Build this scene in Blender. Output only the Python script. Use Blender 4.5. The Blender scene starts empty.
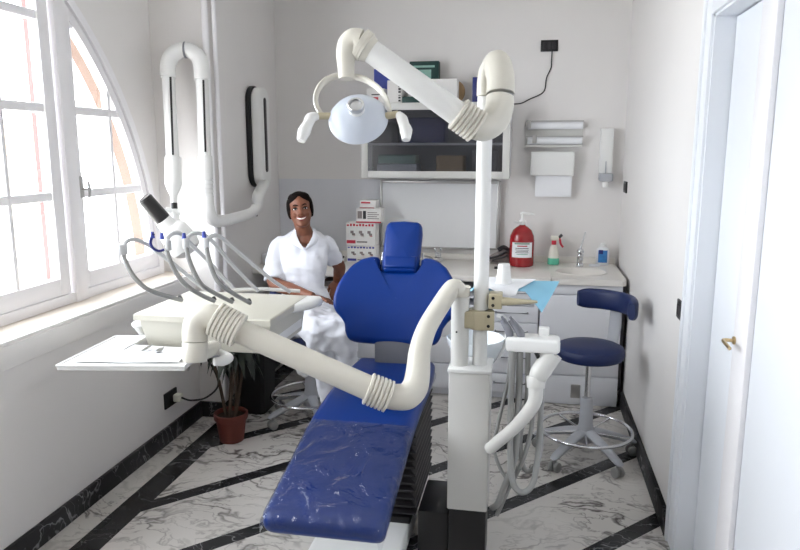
import bpy, bmesh, math, random
from mathutils import Vector, Matrix, Euler, noise
random.seed(7)
SC = bpy.context.scene
COL = SC.collection
PI = math.pi
V = Vector

# ------------------------------------------------------------------ colours and materials
def lin(c):
    return tuple((x / 12.92 if x <= 0.04045 else ((x + 0.055) / 1.055) ** 2.4) for x in c)

def rgb(r, g, b):
    return lin((r / 255, g / 255, b / 255)) + (1.0,)

def new_mat(name):
    m = bpy.data.materials.new(name)
    m.use_nodes = True
    nt = m.node_tree
    return m, nt, nt.nodes['Principled BSDF']

def plain(name, col, rough=0.5, metal=0.0, spec=0.5, var=0.04, scale=30.0, bump=0.0, coat=0.0, bscale=None):
    """principled colour with a faint procedural mottling and optional bump"""
    m, nt, b = new_mat(name)
    b.inputs['Roughness'].default_value = rough
    b.inputs['Metallic'].default_value = metal
    b.inputs['Specular IOR Level'].default_value = spec
    b.inputs['Coat Weight'].default_value = coat
    b.inputs['Coat Roughness'].default_value = 0.1
    tc = nt.nodes.new('ShaderNodeTexCoord')
    n = nt.nodes.new('ShaderNodeTexNoise')
    n.inputs['Scale'].default_value = scale
    n.inputs['Detail'].default_value = 4
    nt.links.new(tc.outputs['Object'], n.inputs['Vector'])
    mx = nt.nodes.new('ShaderNodeMix'); mx.data_type = 'RGBA'
    lo = tuple(x * (1 - var) for x in col[:3]) + (1,)
    hi = tuple(min(1, x * (1 + var)) for x in col[:3]) + (1,)
    mx.inputs[6].default_value = lo; mx.inputs[7].default_value = hi
    nt.links.new(n.outputs['Fac'], mx.inputs[0])
    nt.links.new(mx.outputs[2], b.inputs['Base Color'])
    if bump:
        n2 = nt.nodes.new('ShaderNodeTexNoise')
        n2.inputs['Scale'].default_value = bscale or scale * 6
        n2.inputs['Detail'].default_value = 5
        nt.links.new(tc.outputs['Object'], n2.inputs['Vector'])
        bp = nt.nodes.new('ShaderNodeBump')
        bp.inputs['Strength'].default_value = bump
        bp.inputs['Distance'].default_value = 0.01
        nt.links.new(n2.outputs['Fac'], bp.inputs['Height'])
        nt.links.new(bp.outputs['Normal'], b.inputs['Normal'])
    return m

def math_node(nt, op, a, b=None, c=None):
    n = nt.nodes.new('ShaderNodeMath'); n.operation = op
    for i, v in enumerate((a, b, c)):
        if v is None: continue
        if isinstance(v, (int, float)): n.inputs[i].default_value = v
        else: nt.links.new(v, n.inputs[i])
    return n.outputs[0]

def marble_nodes(nt, vec, base, vein, scale=3.0, width=0.035):
    """white marble with thin ridged veins: returns a colour socket"""
    warp = nt.nodes.new('ShaderNodeTexNoise'); warp.inputs['Scale'].default_value = scale * .9
    warp.inputs['Detail'].default_value = 5
    nt.links.new(vec, warp.inputs['Vector'])
    wv = nt.nodes.new('ShaderNodeVectorMath'); wv.operation = 'SCALE'; wv.inputs['Scale'].default_value = 0.55
    nt.links.new(warp.outputs['Color'], wv.inputs[0])
    ad = nt.nodes.new('ShaderNodeVectorMath'); ad.operation = 'ADD'
    nt.links.new(vec, ad.inputs[0]); nt.links.new(wv.outputs[0], ad.inputs[1])
    def ridge(sc, w, rot):
        mp = nt.nodes.new('ShaderNodeMapping'); mp.inputs['Rotation'].default_value = (0, 0, rot)
        mp.inputs['Scale'].default_value = (1.0, 2.2, 1.0)
        nt.links.new(ad.outputs[0], mp.inputs['Vector'])
        n = nt.nodes.new('ShaderNodeTexNoise'); n.inputs['Scale'].default_value = sc; n.inputs['Detail'].default_value = 3
        n.inputs['Roughness'].default_value = .55
        nt.links.new(mp.outputs[0], n.inputs['Vector'])
        d = math_node(nt, 'ABSOLUTE', math_node(nt, 'SUBTRACT', n.outputs['Fac'], 0.5))
        r = nt.nodes.new('ShaderNodeMapRange'); r.inputs['From Min'].default_value = 0.0
        r.inputs['From Max'].default_value = w; r.inputs['To Min'].default_value = 1; r.inputs['To Max'].default_value = 0
        nt.links.new(d, r.inputs['Value'])
        return r.outputs[0]
    a = ridge(scale * .8, width, .7); c = ridge(scale * 1.9, width * .8, -.4)
    n3 = nt.nodes.new('ShaderNodeTexNoise'); n3.inputs['Scale'].default_value = scale * .7
    nt.links.new(vec, n3.inputs['Vector'])
    gate = nt.nodes.new('ShaderNodeMapRange'); gate.inputs['From Min'].default_value = .38; gate.inputs['From Max'].default_value = .62
    nt.links.new(n3.outputs['Fac'], gate.inputs['Value'])
    v = math_node(nt, 'MAXIMUM', math_node(nt, 'MULTIPLY', a, .95), math_node(nt, 'MULTIPLY', c, .6))
    v = math_node(nt, 'MULTIPLY', v, math_node(nt, 'ADD', math_node(nt, 'MULTIPLY', gate.outputs[0], .75), .25))
    cloud = math_node(nt, 'MULTIPLY', gate.outputs[0], .14)
    v = math_node(nt, 'MINIMUM', math_node(nt, 'ADD', v, cloud), 1.0)
    mx = nt.nodes.new('ShaderNodeMix'); mx.data_type = 'RGBA'
    mx.inputs[6].default_value = base; mx.inputs[7].default_value = vein
    nt.links.new(v, mx.inputs[0])
    return mx.outputs[2]

def black_marble_nodes(nt, vec):
    return marble_nodes(nt, vec, (.003, .0025, .003, 1), (.34, .34, .35, 1), 2.2, .008)

def make_floor_mat():
    m, nt, b = new_mat('marble_floor')
    tc = nt.nodes.new('ShaderNodeTexCoord')
    sx = nt.nodes.new('ShaderNodeSeparateXYZ'); nt.links.new(tc.outputs['Object'], sx.inputs[0])
    X, Y = sx.outputs[0], sx.outputs[1]
    k = math_node(nt, 'SUBTRACT', math_node(nt, 'SUBTRACT', Y, math_node(nt, 'MULTIPLY', X, 1.045)), 2.48 - 0.7325 * 8 - .3663)
    r = math_node(nt, 'SUBTRACT', math_node(nt, 'MODULO', k, .7325), .3663)
    diag = math_node(nt, 'LESS_THAN', math_node(nt, 'ABSOLUTE', r), .060)
    inside = math_node(nt, 'GREATER_THAN', X, -1.785)
    border = math_node(nt, 'LESS_THAN', math_node(nt, 'ABSOLUTE', math_node(nt, 'ADD', X, 1.845)), .066)
    mask = math_node(nt, 'MAXIMUM', math_node(nt, 'MULTIPLY', diag, inside), border)
    w = marble_nodes(nt, tc.outputs['Object'], rgb(214, 210, 205), rgb(92, 86, 84), 2.6, .030)
    d = black_marble_nodes(nt, tc.outputs['Object'])
    mx = nt.nodes.new('ShaderNodeMix'); mx.data_type = 'RGBA'
    nt.links.new(mask, mx.inputs[0]); nt.links.new(w, mx.inputs[6]); nt.links.new(d, mx.inputs[7])
    nt.links.new(mx.outputs[2], b.inputs['Base Color'])
    b.inputs['Roughness'].default_value = .26
    b.inputs['Specular IOR Level'].default_value = .2
    return m

def make_black_marble():
    m, nt, b = new_mat('black_marble')
    tc = nt.nodes.new('ShaderNodeTexCoord')
    nt.links.new(black_marble_nodes(nt, tc.outputs['Object']), b.inputs['Base Color'])
    b.inputs['Roughness'].default_value = .4
    b.inputs['Specular IOR Level'].default_value = .08
    return m

def make_pane(name, tint=(1, 1, 1, 1), rough=0.0, reflect=.08):
    """thin glass sheet: passes light straight through and mirrors a little of the room"""
    m = bpy.data.materials.new(name); m.use_nodes = True
    nt = m.node_tree; nt.nodes.clear()
    out = nt.nodes.new('ShaderNodeOutputMaterial')
    tr = nt.nodes.new('ShaderNodeBsdfTransparent'); tr.inputs[0].default_value = tint
    gl = nt.nodes.new('ShaderNodeBsdfGlossy'); gl.inputs['Roughness'].default_value = rough
    fr = nt.nodes.new('ShaderNodeFresnel'); fr.inputs[0].default_value = 1.45
    mx = nt.nodes.new('ShaderNodeMixShader')
    f = math_node(nt, 'MINIMUM', math_node(nt, 'ADD', fr.outputs[0], reflect - .04), 1.0)
    nt.links.new(f, mx.inputs[0]); nt.links.new(tr.outputs[0], mx.inputs[1]); nt.links.new(gl.outputs[0], mx.inputs[2])
    nt.links.new(mx.outputs[0], out.inputs[0])
    return m

def make_frost(name, tint, haze, hazecol):
    """frosted cabinet glass: partly see-through, partly a rough grey sheen"""
    m = bpy.data.materials.new(name); m.use_nodes = True
    nt = m.node_tree; nt.nodes.clear()
    out = nt.nodes.new('ShaderNodeOutputMaterial')
    rf = nt.nodes.new('ShaderNodeBsdfRefraction'); rf.inputs['Color'].default_value = tint
    rf.inputs['Roughness'].default_value = .2; rf.inputs['IOR'].default_value = 1.2
    df = nt.nodes.new('ShaderNodeBsdfDiffuse'); df.inputs[0].default_value = hazecol
    gl = nt.nodes.new('ShaderNodeBsdfGlossy'); gl.inputs['Roughness'].default_value = .12
    m1 = nt.nodes.new('ShaderNodeMixShader'); m1.inputs[0].default_value = haze
    nt.links.new(rf.outputs[0], m1.inputs[1]); nt.links.new(df.outputs[0], m1.inputs[2])
    m2 = nt.nodes.new('ShaderNodeMixShader'); m2.inputs[0].default_value = .07
    nt.links.new(m1.outputs[0], m2.inputs[1]); nt.links.new(gl.outputs[0], m2.inputs[2])
    nt.links.new(m2.outputs[0], out.inputs[0])
    return m

def make_film():
    """clear protective plastic sheet with wrinkles"""
    m = bpy.data.materials.new('clear_plastic_film'); m.use_nodes = True
    nt = m.node_tree; nt.nodes.clear()
    out = nt.nodes.new('ShaderNodeOutputMaterial')
    tc = nt.nodes.new('ShaderNodeTexCoord')
    n = nt.nodes.new('ShaderNodeTexNoise'); n.inputs['Scale'].default_value = 7; n.inputs['Detail'].default_value = 3
    n.inputs['Distortion'].default_value = 1.6
    nt.links.new(tc.outputs['Object'], n.inputs['Vector'])
    bp = nt.nodes.new('ShaderNodeBump'); bp.inputs['Strength'].default_value = .9; bp.inputs['Distance'].default_value = .06
    nt.links.new(n.outputs['Fac'], bp.inputs['Height'])
    tr = nt.nodes.new('ShaderNodeBsdfTransparent'); tr.inputs[0].default_value = (.93, .94, .95, 1)
    gl = nt.nodes.new('ShaderNodeBsdfGlossy'); gl.inputs['Roughness'].default_value = .12
    nt.links.new(bp.outputs[0], gl.inputs['Normal'])
    df = nt.nodes.new('ShaderNodeBsdfDiffuse'); df.inputs[0].default_value = (.55, .58, .62, 1)
    fr = nt.nodes.new('ShaderNodeFresnel'); fr.inputs[0].default_value = 1.5
    nt.links.new(bp.outputs[0], fr.inputs['Normal'])
    m0 = nt.nodes.new('ShaderNodeMixShader'); m0.inputs[0].default_value = .035
    nt.links.new(tr.outputs[0], m0.inputs[1]); nt.links.new(df.outputs[0], m0.inputs[2])
    m1 = nt.nodes.new('ShaderNodeMixShader')
    f = math_node(nt, 'ADD', math_node(nt, 'MULTIPLY', fr.outputs[0], .52), .004)
    nt.links.new(f, m1.inputs[0]); nt.links.new(m0.outputs[0], m1.inputs[1]); nt.links.new(gl.outputs[0], m1.inputs[2])
    nt.links.new(m1.outputs[0], out.inputs[0])
    return m

def make_skin():
    m, nt, b = new_mat('skin')
    tc = nt.nodes.new('ShaderNodeTexCoord')
    n = nt.nodes.new('ShaderNodeTexNoise'); n.inputs['Scale'].default_value = 14
    nt.links.new(tc.outputs['Object'], n.inputs['Vector'])
    mx = nt.nodes.new('ShaderNodeMix'); mx.data_type = 'RGBA'
    mx.inputs[6].default_value = rgb(112, 68, 50); mx.inputs[7].default_value = rgb(136, 84, 60)
    nt.links.new(n.outputs['Fac'], mx.inputs[0]); nt.links.new(mx.outputs[2], b.inputs['Base Color'])
    b.inputs['Roughness'].default_value = .48
    return m

M = dict(
    wall=plain('white_wall_paint', rgb(230, 227, 225), .75, var=.015, scale=4, bump=.05, bscale=160),
    panel=plain('pale_grey_gloss_paint', rgb(220, 221, 226), .42, var=.015, scale=4),
    rearwall=plain('bounce_cut_wall_paint', rgb(128, 118, 112), .8, var=.02, scale=4),  # darkened only so the unseen rear wall bounces less light
    ceiling=plain('ceiling_paint', rgb(235, 235, 233), .85, var=.01),
    trimw=plain('white_window_paint', rgb(238, 236, 238), .4, var=.01, scale=6),
    sill=plain('cream_marble_sill', rgb(226, 216, 204), .35, var=.06, scale=6),
    door=plain('white_door_lacquer', rgb(232, 235, 240), .4, var=.01, scale=6),
    joint=plain('dark_joint', rgb(90, 88, 88), .8),
    tanwall=plain('tan_outer_plaster', rgb(104, 86, 76), .9, var=.08, scale=12),
    reveal=plain('outer_timber_paint', rgb(104, 70, 68), .8, var=.05, scale=12),
    facade=plain('cream_facade', rgb(214, 204, 180), .9, var=.03, scale=2),
    street=plain('pale_paving', rgb(200, 196, 190), .9, var=.05, scale=2),
    cream=plain('aged_cream_plastic', rgb(212, 208, 197), .34, var=.02, scale=8),
    cream2=plain('console_cream_plastic', rgb(197, 194, 182), .36, var=.02, scale=8),
    beige=plain('beige_clamp_plastic', rgb(188, 178, 150), .4, var=.03, scale=12),
    white=plain('white_enamel', rgb(232, 232, 230), .3, var=.01, scale=8),
    offwhite=plain('offwhite_enamel', rgb(212, 211, 207), .36, var=.02, scale=8),
    cabinet=plain('white_laminate', rgb(226, 227, 232), .38, var=.012, scale=5),
    worktop=plain('pale_worktop', rgb(228, 224, 218), .3, var=.025, scale=24),
    grey=plain('grey_plastic', rgb(120, 121, 128), .45, var=.04, scale=12),
    lgrey=plain('light_grey_plastic', rgb(176, 178, 184), .45, var=.03, scale=12),
    hose=plain('grey_hose_rubber', rgb(146, 146, 144), .4, var=.05, scale=20),
    hoset=plain('pale_hose_rubber', rgb(196, 197, 198), .35, var=.03, scale=20),
    black=plain('black_plastic', rgb(22, 21, 22), .4, var=.1, scale=10),
    rubber=plain('black_bellows_rubber', rgb(30, 27, 30), .5, var=.1, scale=10),
    darkbin=plain('black_bin_plastic', rgb(14, 12, 14), .5, var=.1, scale=10),
    blue=plain('blue_vinyl', rgb(1, 46, 122), .34, spec=.28, var=.05, scale=10, bump=.04, bscale=220),
    navy=plain('navy_vinyl', rgb(9, 30, 78), .5, var=.05, scale=10, bump=.06, bscale=220),
    chrome=plain('chrome', (.72, .73, .75, 1), .13, 1.0, var=.01),
    steel=plain('brushed_steel', (.55, .55, .56, 1), .3, 1.0, var=.03),
    alu=plain('dull_aluminium', (.50, .49, .48, 1), .4, .9, var=.03),
    brass=plain('brass', rgb(206, 182, 140), .3, 1.0, var=.03),
    paper=plain('white_paper', rgb(238, 239, 242), .7, var=.01),
    bluepaper=plain('light_blue_paper', rgb(142, 200, 226), .75, var=.03, scale=20),
    board=plain('whiteboard_enamel', rgb(238, 239, 240), .3, var=.01),
    redliq=plain('red_liquid_plastic', rgb(150, 8, 20), .22, var=.05, coat=.4),
    red=plain('red_print', rgb(186, 30, 56), .5, var=.02),
    bprint=plain('blue_print', rgb(60, 62, 150), .5, var=.02),
    kprint=plain('black_print', rgb(40, 36, 40), .5, var=.02),
    grprint=plain('green_print', rgb(120, 160, 140), .5, var=.02),
    bookblue=plain('blue_book_cover', rgb(58, 72, 160), .5, var=.35, scale=26),
    bookgreen=plain('dark_green_box', rgb(14, 56, 52), .45, var=.08),
    mint=plain('mint_print', rgb(140, 180, 168), .5, var=.2, scale=60),
    bookwhite=plain('white_box_card', rgb(230, 228, 226), .6, var=.01),
    booknavy=plain('navy_book_cover', rgb(20, 30, 106), .45, var=.08),
    tan=plain('tan_cork', rgb(180, 150, 110), .7, var=.08),
    teal=plain('green_cleaning_liquid', rgb(96, 190, 160), .3, var=.04),
    milky=plain('milky_plastic', rgb(226, 224, 212), .4, var=.02),
    terracotta=plain('terracotta_plastic', rgb(104, 46, 36), .6, var=.08, scale=10),
    soil=plain('soil', rgb(52, 38, 28), .95, var=.4, scale=60, bump=.5),
    leaf=plain('dark_green_leaf', rgb(24, 32, 18), .45, var=.3, scale=14),
    stem=plain('woody_stem', rgb(70, 54, 42), .8, var=.2, scale=30),
    cloth=plain('white_uniform_cotton', rgb(232, 234, 242), .85, var=.015, scale=16, bump=.12, bscale=18),
    hair=plain('dark_hair', rgb(18, 11, 10), .7, spec=.1, var=.3, scale=50),
    eye=plain('eye_white', rgb(226, 220, 216), .3, var=.01),
    iris=plain('dark_iris', rgb(24, 14, 12), .2, var=.01),
    lips=plain('lip_skin', rgb(128, 56, 52), .4, var=.03),
    teeth=plain('teeth', rgb(240, 236, 230), .3, var=.01),
    folded=plain('grey_printed_fabric', rgb(136, 126, 124), .8, var=.5, scale=60),
    ceramic=plain('white_ceramic', rgb(236, 236, 236), .12, var=.01),
    bowl=plain('pale_blue_glass_bowl', rgb(224, 230, 234), .1, var=.01, coat=.5),
    reflector=plain('frosted_lamp_reflector', rgb(200, 207, 219), .28, var=.01),
    floor=make_floor_mat(), blackmarble=make_black_marble(), skin=make_skin(),
    pane=make_pane('window_glass'), film=make_film(),
    frost=make_frost('frosted_cabinet_glass', (.72, .73, .76, 1), .10, (.22, .23, .25, 1)),
)

# ------------------------------------------------------------------ mesh builder
class MB:
    def __init__(self):
        self.v = []; self.f = []
    def add(self, verts, faces, T=None):
        o = len(self.v)
        for p in verts:
            p = V(p)
            self.v.append(T @ p if T is not None else p)
        for f in faces: self.f.append(tuple(i + o for i in f))
        return self
    def addbm(self, bm, T=None):
        bm.verts.index_update()
        self.add([v.co.copy() for v in bm.verts], [[v.index for v in f.verts] for f in bm.faces], T)
        bm.free(); return self
    def box(self, x0, x1, y0, y1, z0, z1, bev=0.0, seg=2, T=None):
        bm = bmesh.new()
        bmesh.ops.create_cube(bm, size=1)
        for v in bm.verts:
            v.co = V(((x0 + x1) / 2 + v.co.x * (x1 - x0), (y0 + y1) / 2 + v.co.y * (y1 - y0), (z0 + z1) / 2 + v.co.z * (z1 - z0)))
        if bev > 0:
            bev = min(bev, .49 * min(abs(x1 - x0), abs(y1 - y0), abs(z1 - z0)))
            bmesh.ops.bevel(bm, geom=bm.edges[:], offset=bev, segments=seg, profile=.5, affect='EDGES')
        return self.addbm(bm, T)
    def frame(self, x0, x1, y0, y1, z0, z1, w, bev=0.0):
        """four butt-jointed bars round a rectangle in the XZ plane"""
        self.box(x0, x0 + w, y0, y1, z0, z1, bev).box(x1 - w, x1, y0, y1, z0, z1, bev)
        return self.box(x0 + w, x1 - w, y0 + .0006, y1 - .0006, z0, z0 + w, bev).box(x0 + w, x1 - w, y0 + .0006, y1 - .0006, z1 - w, z1, bev)
    def prism(self, outline, h0, h1, T=None, bev=0.0, seg=2):
        """polygon in the local XY plane extruded from z=h0 to z=h1"""
        bm = bmesh.new()
        a = [bm.verts.new((x, y, h0)) for x, y in outline]
        f = bm.faces.new(a)
        r = bmesh.ops.extrude_face_region(bm, geom=[f])
        for e in r['geom']:
            if isinstance(e, bmesh.types.BMVert): e.co.z = h1
        if bev > 0:
            es = [e for e in bm.edges if abs(e.verts[0].co.z - e.verts[1].co.z) < 1e-6]
            bmesh.ops.bevel(bm, geom=es, offset=bev, segments=seg, profile=.5, affect='EDGES')
        return self.addbm(bm, T)
    def rings(self, rings, caps=True, T=None, closed=True):
        n = len(rings[0]); vs = [p for r in rings for p in r]; fs = []
        for i in range(len(rings) - 1):
            for j in range(n if closed else n - 1):
                k = (j + 1) % n
                fs.append((i * n + j, i * n + k, (i + 1) * n + k, (i + 1) * n + j))
        if caps:
            fs.append(tuple(range(n))[::-1]); fs.append(tuple((len(rings) - 1) * n + j for j in range(n)))
        return self.add(vs, fs, T)
    def tube(self, pts, r, n=14, caps=True, smooth=0, T=None, flat=None):
        """round tube along points; r may be a list; smooth>0 rounds the path with a spline"""
        pts = [V(p) for p in pts]
        rs = list(r) if isinstance(r, (list, tuple)) else [r] * len(pts)
        if smooth: pts, rs = spline(pts, rs, smooth)
        rr = []
        t = (pts[1] - pts[0]).normalized()
        up = V((0, 0, 1)) if abs(t.z) < .9 else V((1, 0, 0))
        nrm = t.cross(up).normalized()
        for i, p in enumerate(pts):
            if i == 0: tt = pts[1] - pts[0]
            elif i == len(pts) - 1: tt = pts[-1] - pts[-2]
            else: tt = (pts[i + 1] - pts[i]).normalized() + (pts[i] - pts[i - 1]).normalized()
            tt.normalize()
            nrm = (nrm - tt * nrm.dot(tt)).normalized()
            b = tt.cross(nrm)
            rr.append([p + (nrm * math.cos(a) + b * math.sin(a) * (flat or 1)) * rs[i] for a in [2 * PI * j / n for j in range(n)]])
        return self.rings(rr, caps, T)
    def cyl(self, p0, p1, r0, r1=None, n=20, T=None, bev=0.0):
        p0 = V(p0); p1 = V(p1); r1 = r0 if r1 is None else r1
        if bev > 0:
            d = (p1 - p0).normalized()
            return self.tube([p0, p0 + d * bev * .3, p0 + d * bev, p1 - d * bev, p1 - d * bev * .3, p1],
                             [r0 - bev, r0 - bev * .3, r0, r1, r1 - bev * .3, r1 - bev], n, True, 0, T)
        return self.tube([p0, p1], [r0, r1], n, True, 0, T)
    def lathe(self, prof, T=None, n=28):
        """profile of (radius, height) turned round the local Z axis"""
        rr = [[V((r * math.cos(a), r * math.sin(a), z)) for a in [2 * PI * j / n for j in range(n)]] for r, z in prof]
        return self.rings(rr, True, T)
    def ell(self, c, r, T=None, n=20, m=12):
        c = V(c); rr = []
        for i in range(1, m):
            t = PI * i / m
            rr.append([c + V((r[0] * math.sin(t) * math.cos(a), r[1] * math.sin(t) * math.sin(a), -r[2] * math.cos(t))) for a in [2 * PI * j / n for j in range(n)]])
        return self.rings(rr, True, T)
    def ribbed(self, p0, p1, r, count, depth, n=22):
        """corrugated sleeve from p0 to p1"""
        p0 = V(p0); p1 = V(p1); pts = []; rs = []
        for i in range(count):
            for q, d in ((.04, -depth), (.2, 0), (.72, 0), (.92, -depth)):
                pts.append(p0.lerp(p1, (i + q) / count)); rs.append(r + d)
        return self.tube(pts, rs, n)
    def mesh(self, name, angle=38):
        bm = bmesh.new()
        vs = [bm.verts.new(p) for p in self.v]
        for f in self.f:
            try: bm.faces.new([vs[i] for i in f])
            except ValueError: pass
        bmesh.ops.recalc_face_normals(bm, faces=bm.faces[:])
        lim = math.radians(angle)
        for f in bm.faces: f.smooth = True
        for e in bm.edges:
            if len(e.link_faces) == 2 and e.calc_face_angle(0) > lim: e.smooth = False
        me = bpy.data.meshes.new(name)
        bm.to_mesh(me); bm.free()
        return me
    def build(self, name, mat, parent=None, angle=38, label=None):
        me = self.mesh(name, angle)
        me.materials.append(mat)
        return link(name, me, parent, label)

def wpos(o):
    p = V((0, 0, 0))
    while o is not None:
        p = p + o.location; o = o.parent
    return p

def link(name, me, parent=None, label=None):
    o = bpy.data.objects.new(name, me)
    if parent is not None:
        me.transform(Matrix.Translation(-wpos(parent)))
        o.parent = parent
    else:                                   # origin at the thing's own base
        c = [v.co for v in me.vertices]
        b = V(((min(p.x for p in c) + max(p.x for p in c)) / 2, (min(p.y for p in c) + max(p.y for p in c)) / 2, min(p.z for p in c)))
        if not name.split('_')[0] in ('floor', 'wall', 'ceiling', 'baseboard', 'window', 'door', 'trim'):
            me.transform(Matrix.Translation(-b)); o.location = b
    COL.objects.link(o)
    if label: o['label'] = label
    return o

def spline(pts, rs, k):
    """Catmull-Rom through the points"""
    P = [pts[0] * 2 - pts[1]] + pts + [pts[-1] * 2 - pts[-2]]
    R = [rs[0]] + rs + [rs[-1]]
    op, orr = [], []
    for i in range(1, len(P) - 2):
        for j in range(k):
            t = j / k
            a, b, c, d = P[i - 1], P[i], P[i + 1], P[i + 2]
            op.append(.5 * ((2 * b) + (c - a) * t + (2 * a - 5 * b + 4 * c - d) * t * t + (3 * b - a - 3 * c + d) * t ** 3))
            orr.append(R[i] * (1 - t) + R[i + 1] * t)
    op.append(pts[-1]); orr.append(rs[-1])
    return op, orr

def thing(name, label, cat, loc, group=None):
    o = bpy.data.objects.new(name, None); COL.objects.link(o)
    o.location = loc; o.empty_display_size = .1
    return tag(o, label, cat, group)

def tag(o, label, cat, group=None, kind=None):
    o['label'] = label; o['category'] = cat
    if group: o['group'] = group
    if kind: o['kind'] = kind
    return o

def struct(o, label=None, cat=None):
    o['kind'] = 'structure'
    if label: o['label'] = label; o['category'] = cat or 'wall'
    return o

def sname(mb, name, mat, parent=None, label=None, cat=None, angle=38):
    return struct(mb.build(name, mat, parent, angle), label, cat)

def frame_to(origin, z, x=None):
    """matrix with local Z along z at origin"""
    z = V(z).normalized(); x = V(x) if x is not None else (V((1, 0, 0)) if abs(z.x) < .9 else V((0, 1, 0)))
    y = z.cross(x).normalized(); x = y.cross(z)
    m = Matrix((x, y, z)).transposed().to_4x4(); m.translation = V(origin)
    return m
def copy_tree(o, parent=None):
    c = o.copy(); COL.objects.link(c); c.parent = parent
    for ch in list(o.children): copy_tree(ch, c)
    return c

# ------------------------------------------------------------------ camera, sky, light
cam = bpy.data.cameras.new('camera'); co = bpy.data.objects.new('camera', cam); COL.objects.link(co)
cam.sensor_width = 36; cam.lens = 690 / 800 * 36; cam.clip_start = .05
_f, _px, _py = 690.0, 132.0, -125.0
yv = V((_px, _py, _f)).normalized()
p_ = math.atan2(125.0, _f); upv = V((0, -math.cos(p_), -math.sin(p_)))
xv = yv.cross(upv)
R3 = Matrix((xv, yv, upv))                      # camera-space (right, down, forward) to world
right = R3 @ V((1, 0, 0)); upw = R3 @ V((0, -1, 0)); back = R3 @ V((0, 0, -1))
mw = Matrix((right, upw, back)).transposed().to_4x4(); mw.translation = V((0, 0, 1.70))
co.matrix_world = mw
SC.camera = co

W = bpy.data.worlds.new('sky'); SC.world = W; W.use_nodes = True
bg = W.node_tree.nodes['Background']
bg.inputs[0].default_value = (.90, .95, 1.0, 1); bg.inputs[1].default_value = 14.6

def area(name, loc, rot, sx, sy, power, portal=False, col=(1, 1, 1)):
    l = bpy.data.lights.new(name, 'AREA'); l.shape = 'RECTANGLE'; l.size = sx; l.size_y = sy
    l.energy = power; l.color = col
    o = bpy.data.objects.new(name, l); COL.objects.link(o); o.location = loc; o.rotation_euler = rot
    if portal: l.cycles.is_portal = True
    return o
area('window_daylight_portal', (-2.54, 1.97, 1.92), (0, -PI / 2, 0), 2.1, 4.0, 10, True)
SC.view_settings.view_transform = 'Standard'
SC.view_settings.look = 'None'
SC.view_settings.exposure = 0.0
SC.view_settings.gamma = 1.0
SC.cycles.max_bounces = 10; SC.cycles.diffuse_bounces = 6; SC.cycles.glossy_bounces = 4
SC.cycles.transparent_max_bounces = 12
SC.cycles.sample_clamp_indirect = 6.0
SC.cycles.use_denoising = True

# ------------------------------------------------------------------ room shell
YB, YF, XR, ZC = 5.27, -1.6, .655, 3.1
sname(MB().box(-2.6, .95, YF - .1, YB + .1, -.1, 0), 'floor', M['floor'], label='white marble floor with diagonal black strips', cat='floor')
sname(MB().box(-2.6, .95, YF - .1, YB + .1, ZC, ZC + .1), 'ceiling', M['ceiling'], label='white ceiling of the surgery', cat='ceiling')
sname(MB().box(-2.6, .95, YB, YB + .12, 0, ZC), 'wall_back', M['wall'], label='white back wall behind the counter', cat='wall')
# unseen wall behind the camera, toned dark to cut bounced light
mb = MB().box(-2.6, .95, YF - .12, YF, 0, ZC)
sname(mb, 'wall_front', M['rearwall'], label='unseen wall behind the viewer, darkened to cut bounced light', cat='wall')
# right wall with the door recess
mb = MB().box(XR, XR + .2, 2.88, YB, 0, ZC).box(XR, XR + .2, YF, 1.42, 0, ZC).box(XR, XR + .2, 1.42, 2.88, 2.2, ZC)
sname(mb, 'wall_right', M['wall'], label='white right wall with a recessed door', cat='wall')
# left wall: dado below the sill, window wall with its arch, chimney breast behind
WY, WZ, WR = 1.97, .945, 1.93
mb = MB().box(-2.5, -2.062, YF, 3.95, 0, .83)
NA = 64
arc = [(WY + (WR - .03) * math.cos(PI * i / NA), WZ + (WR - .03) * math.sin(PI * i / NA)) for i in range(NA + 1)]
inner = []; outer = []
for y, z in arc:
    a = math.atan2(z - WZ, y - WY)
    outer.append((min(3.95, max(YF, WY + 4 * math.cos(a))), ZC if z > WZ + .02 else WZ))
pts_o = []
for i, (y, z) in enumerate(arc):
    pts_o.append((y, ZC))
vs = []; fs = []
for (y, z), (y2, z2) in zip(arc, pts_o):
    vs += [(-2.26, y, z), (-2.26, y2, z2), (-2.50, y, z), (-2.50, y2, z2)]
for i in range(NA):
    a, b = i * 4, (i + 1) * 4
    fs += [(a, b, b + 1, a + 1), (a + 2, a + 3, b + 3, b + 2), (a, a + 2, b + 2, b)]
mb.add(vs, fs)
mb.box(-2.5, -2.26, YF, WY - WR + .03, .83, ZC).box(-2.5, -2.26, WY + WR - .03, 3.96, .83, ZC)
mb.prism([(-2.6, 3.95), (-1.885, 3.95), (-1.975, YB), (-2.6, YB)], 0, ZC)
sname(mb, 'wall_left', M['wall'], label='white left wall with an arched window recess', cat='wall')
sname(MB().box(-2.5, -2.045, YF, 3.949, .828, .925, .006).box(-2.5, -2.05, YF, 3.949, .925, .942, .004), 'trim_1', M['wall'], label='white ledge under the arched window', cat='ledge')
sname(MB().box(-2.5, -2.075, YF, 3.949, .9405, .945), 'trim_2', M['sill'], label='cream marble window sill', cat='sill')
# conduit running up the corner of the chimney breast
mb = MB().tube([(-1.895, 3.93, .12), (-1.895, 3.93, ZC)], .019, 14)
mb.tube([(-1.853, 3.962, .12), (-1.853, 3.962, ZC)], .013, 12)
sname(mb, 'trim_3', M['trimw'], label='white vertical conduit on the corner of the left wall', cat='pipe')
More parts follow.
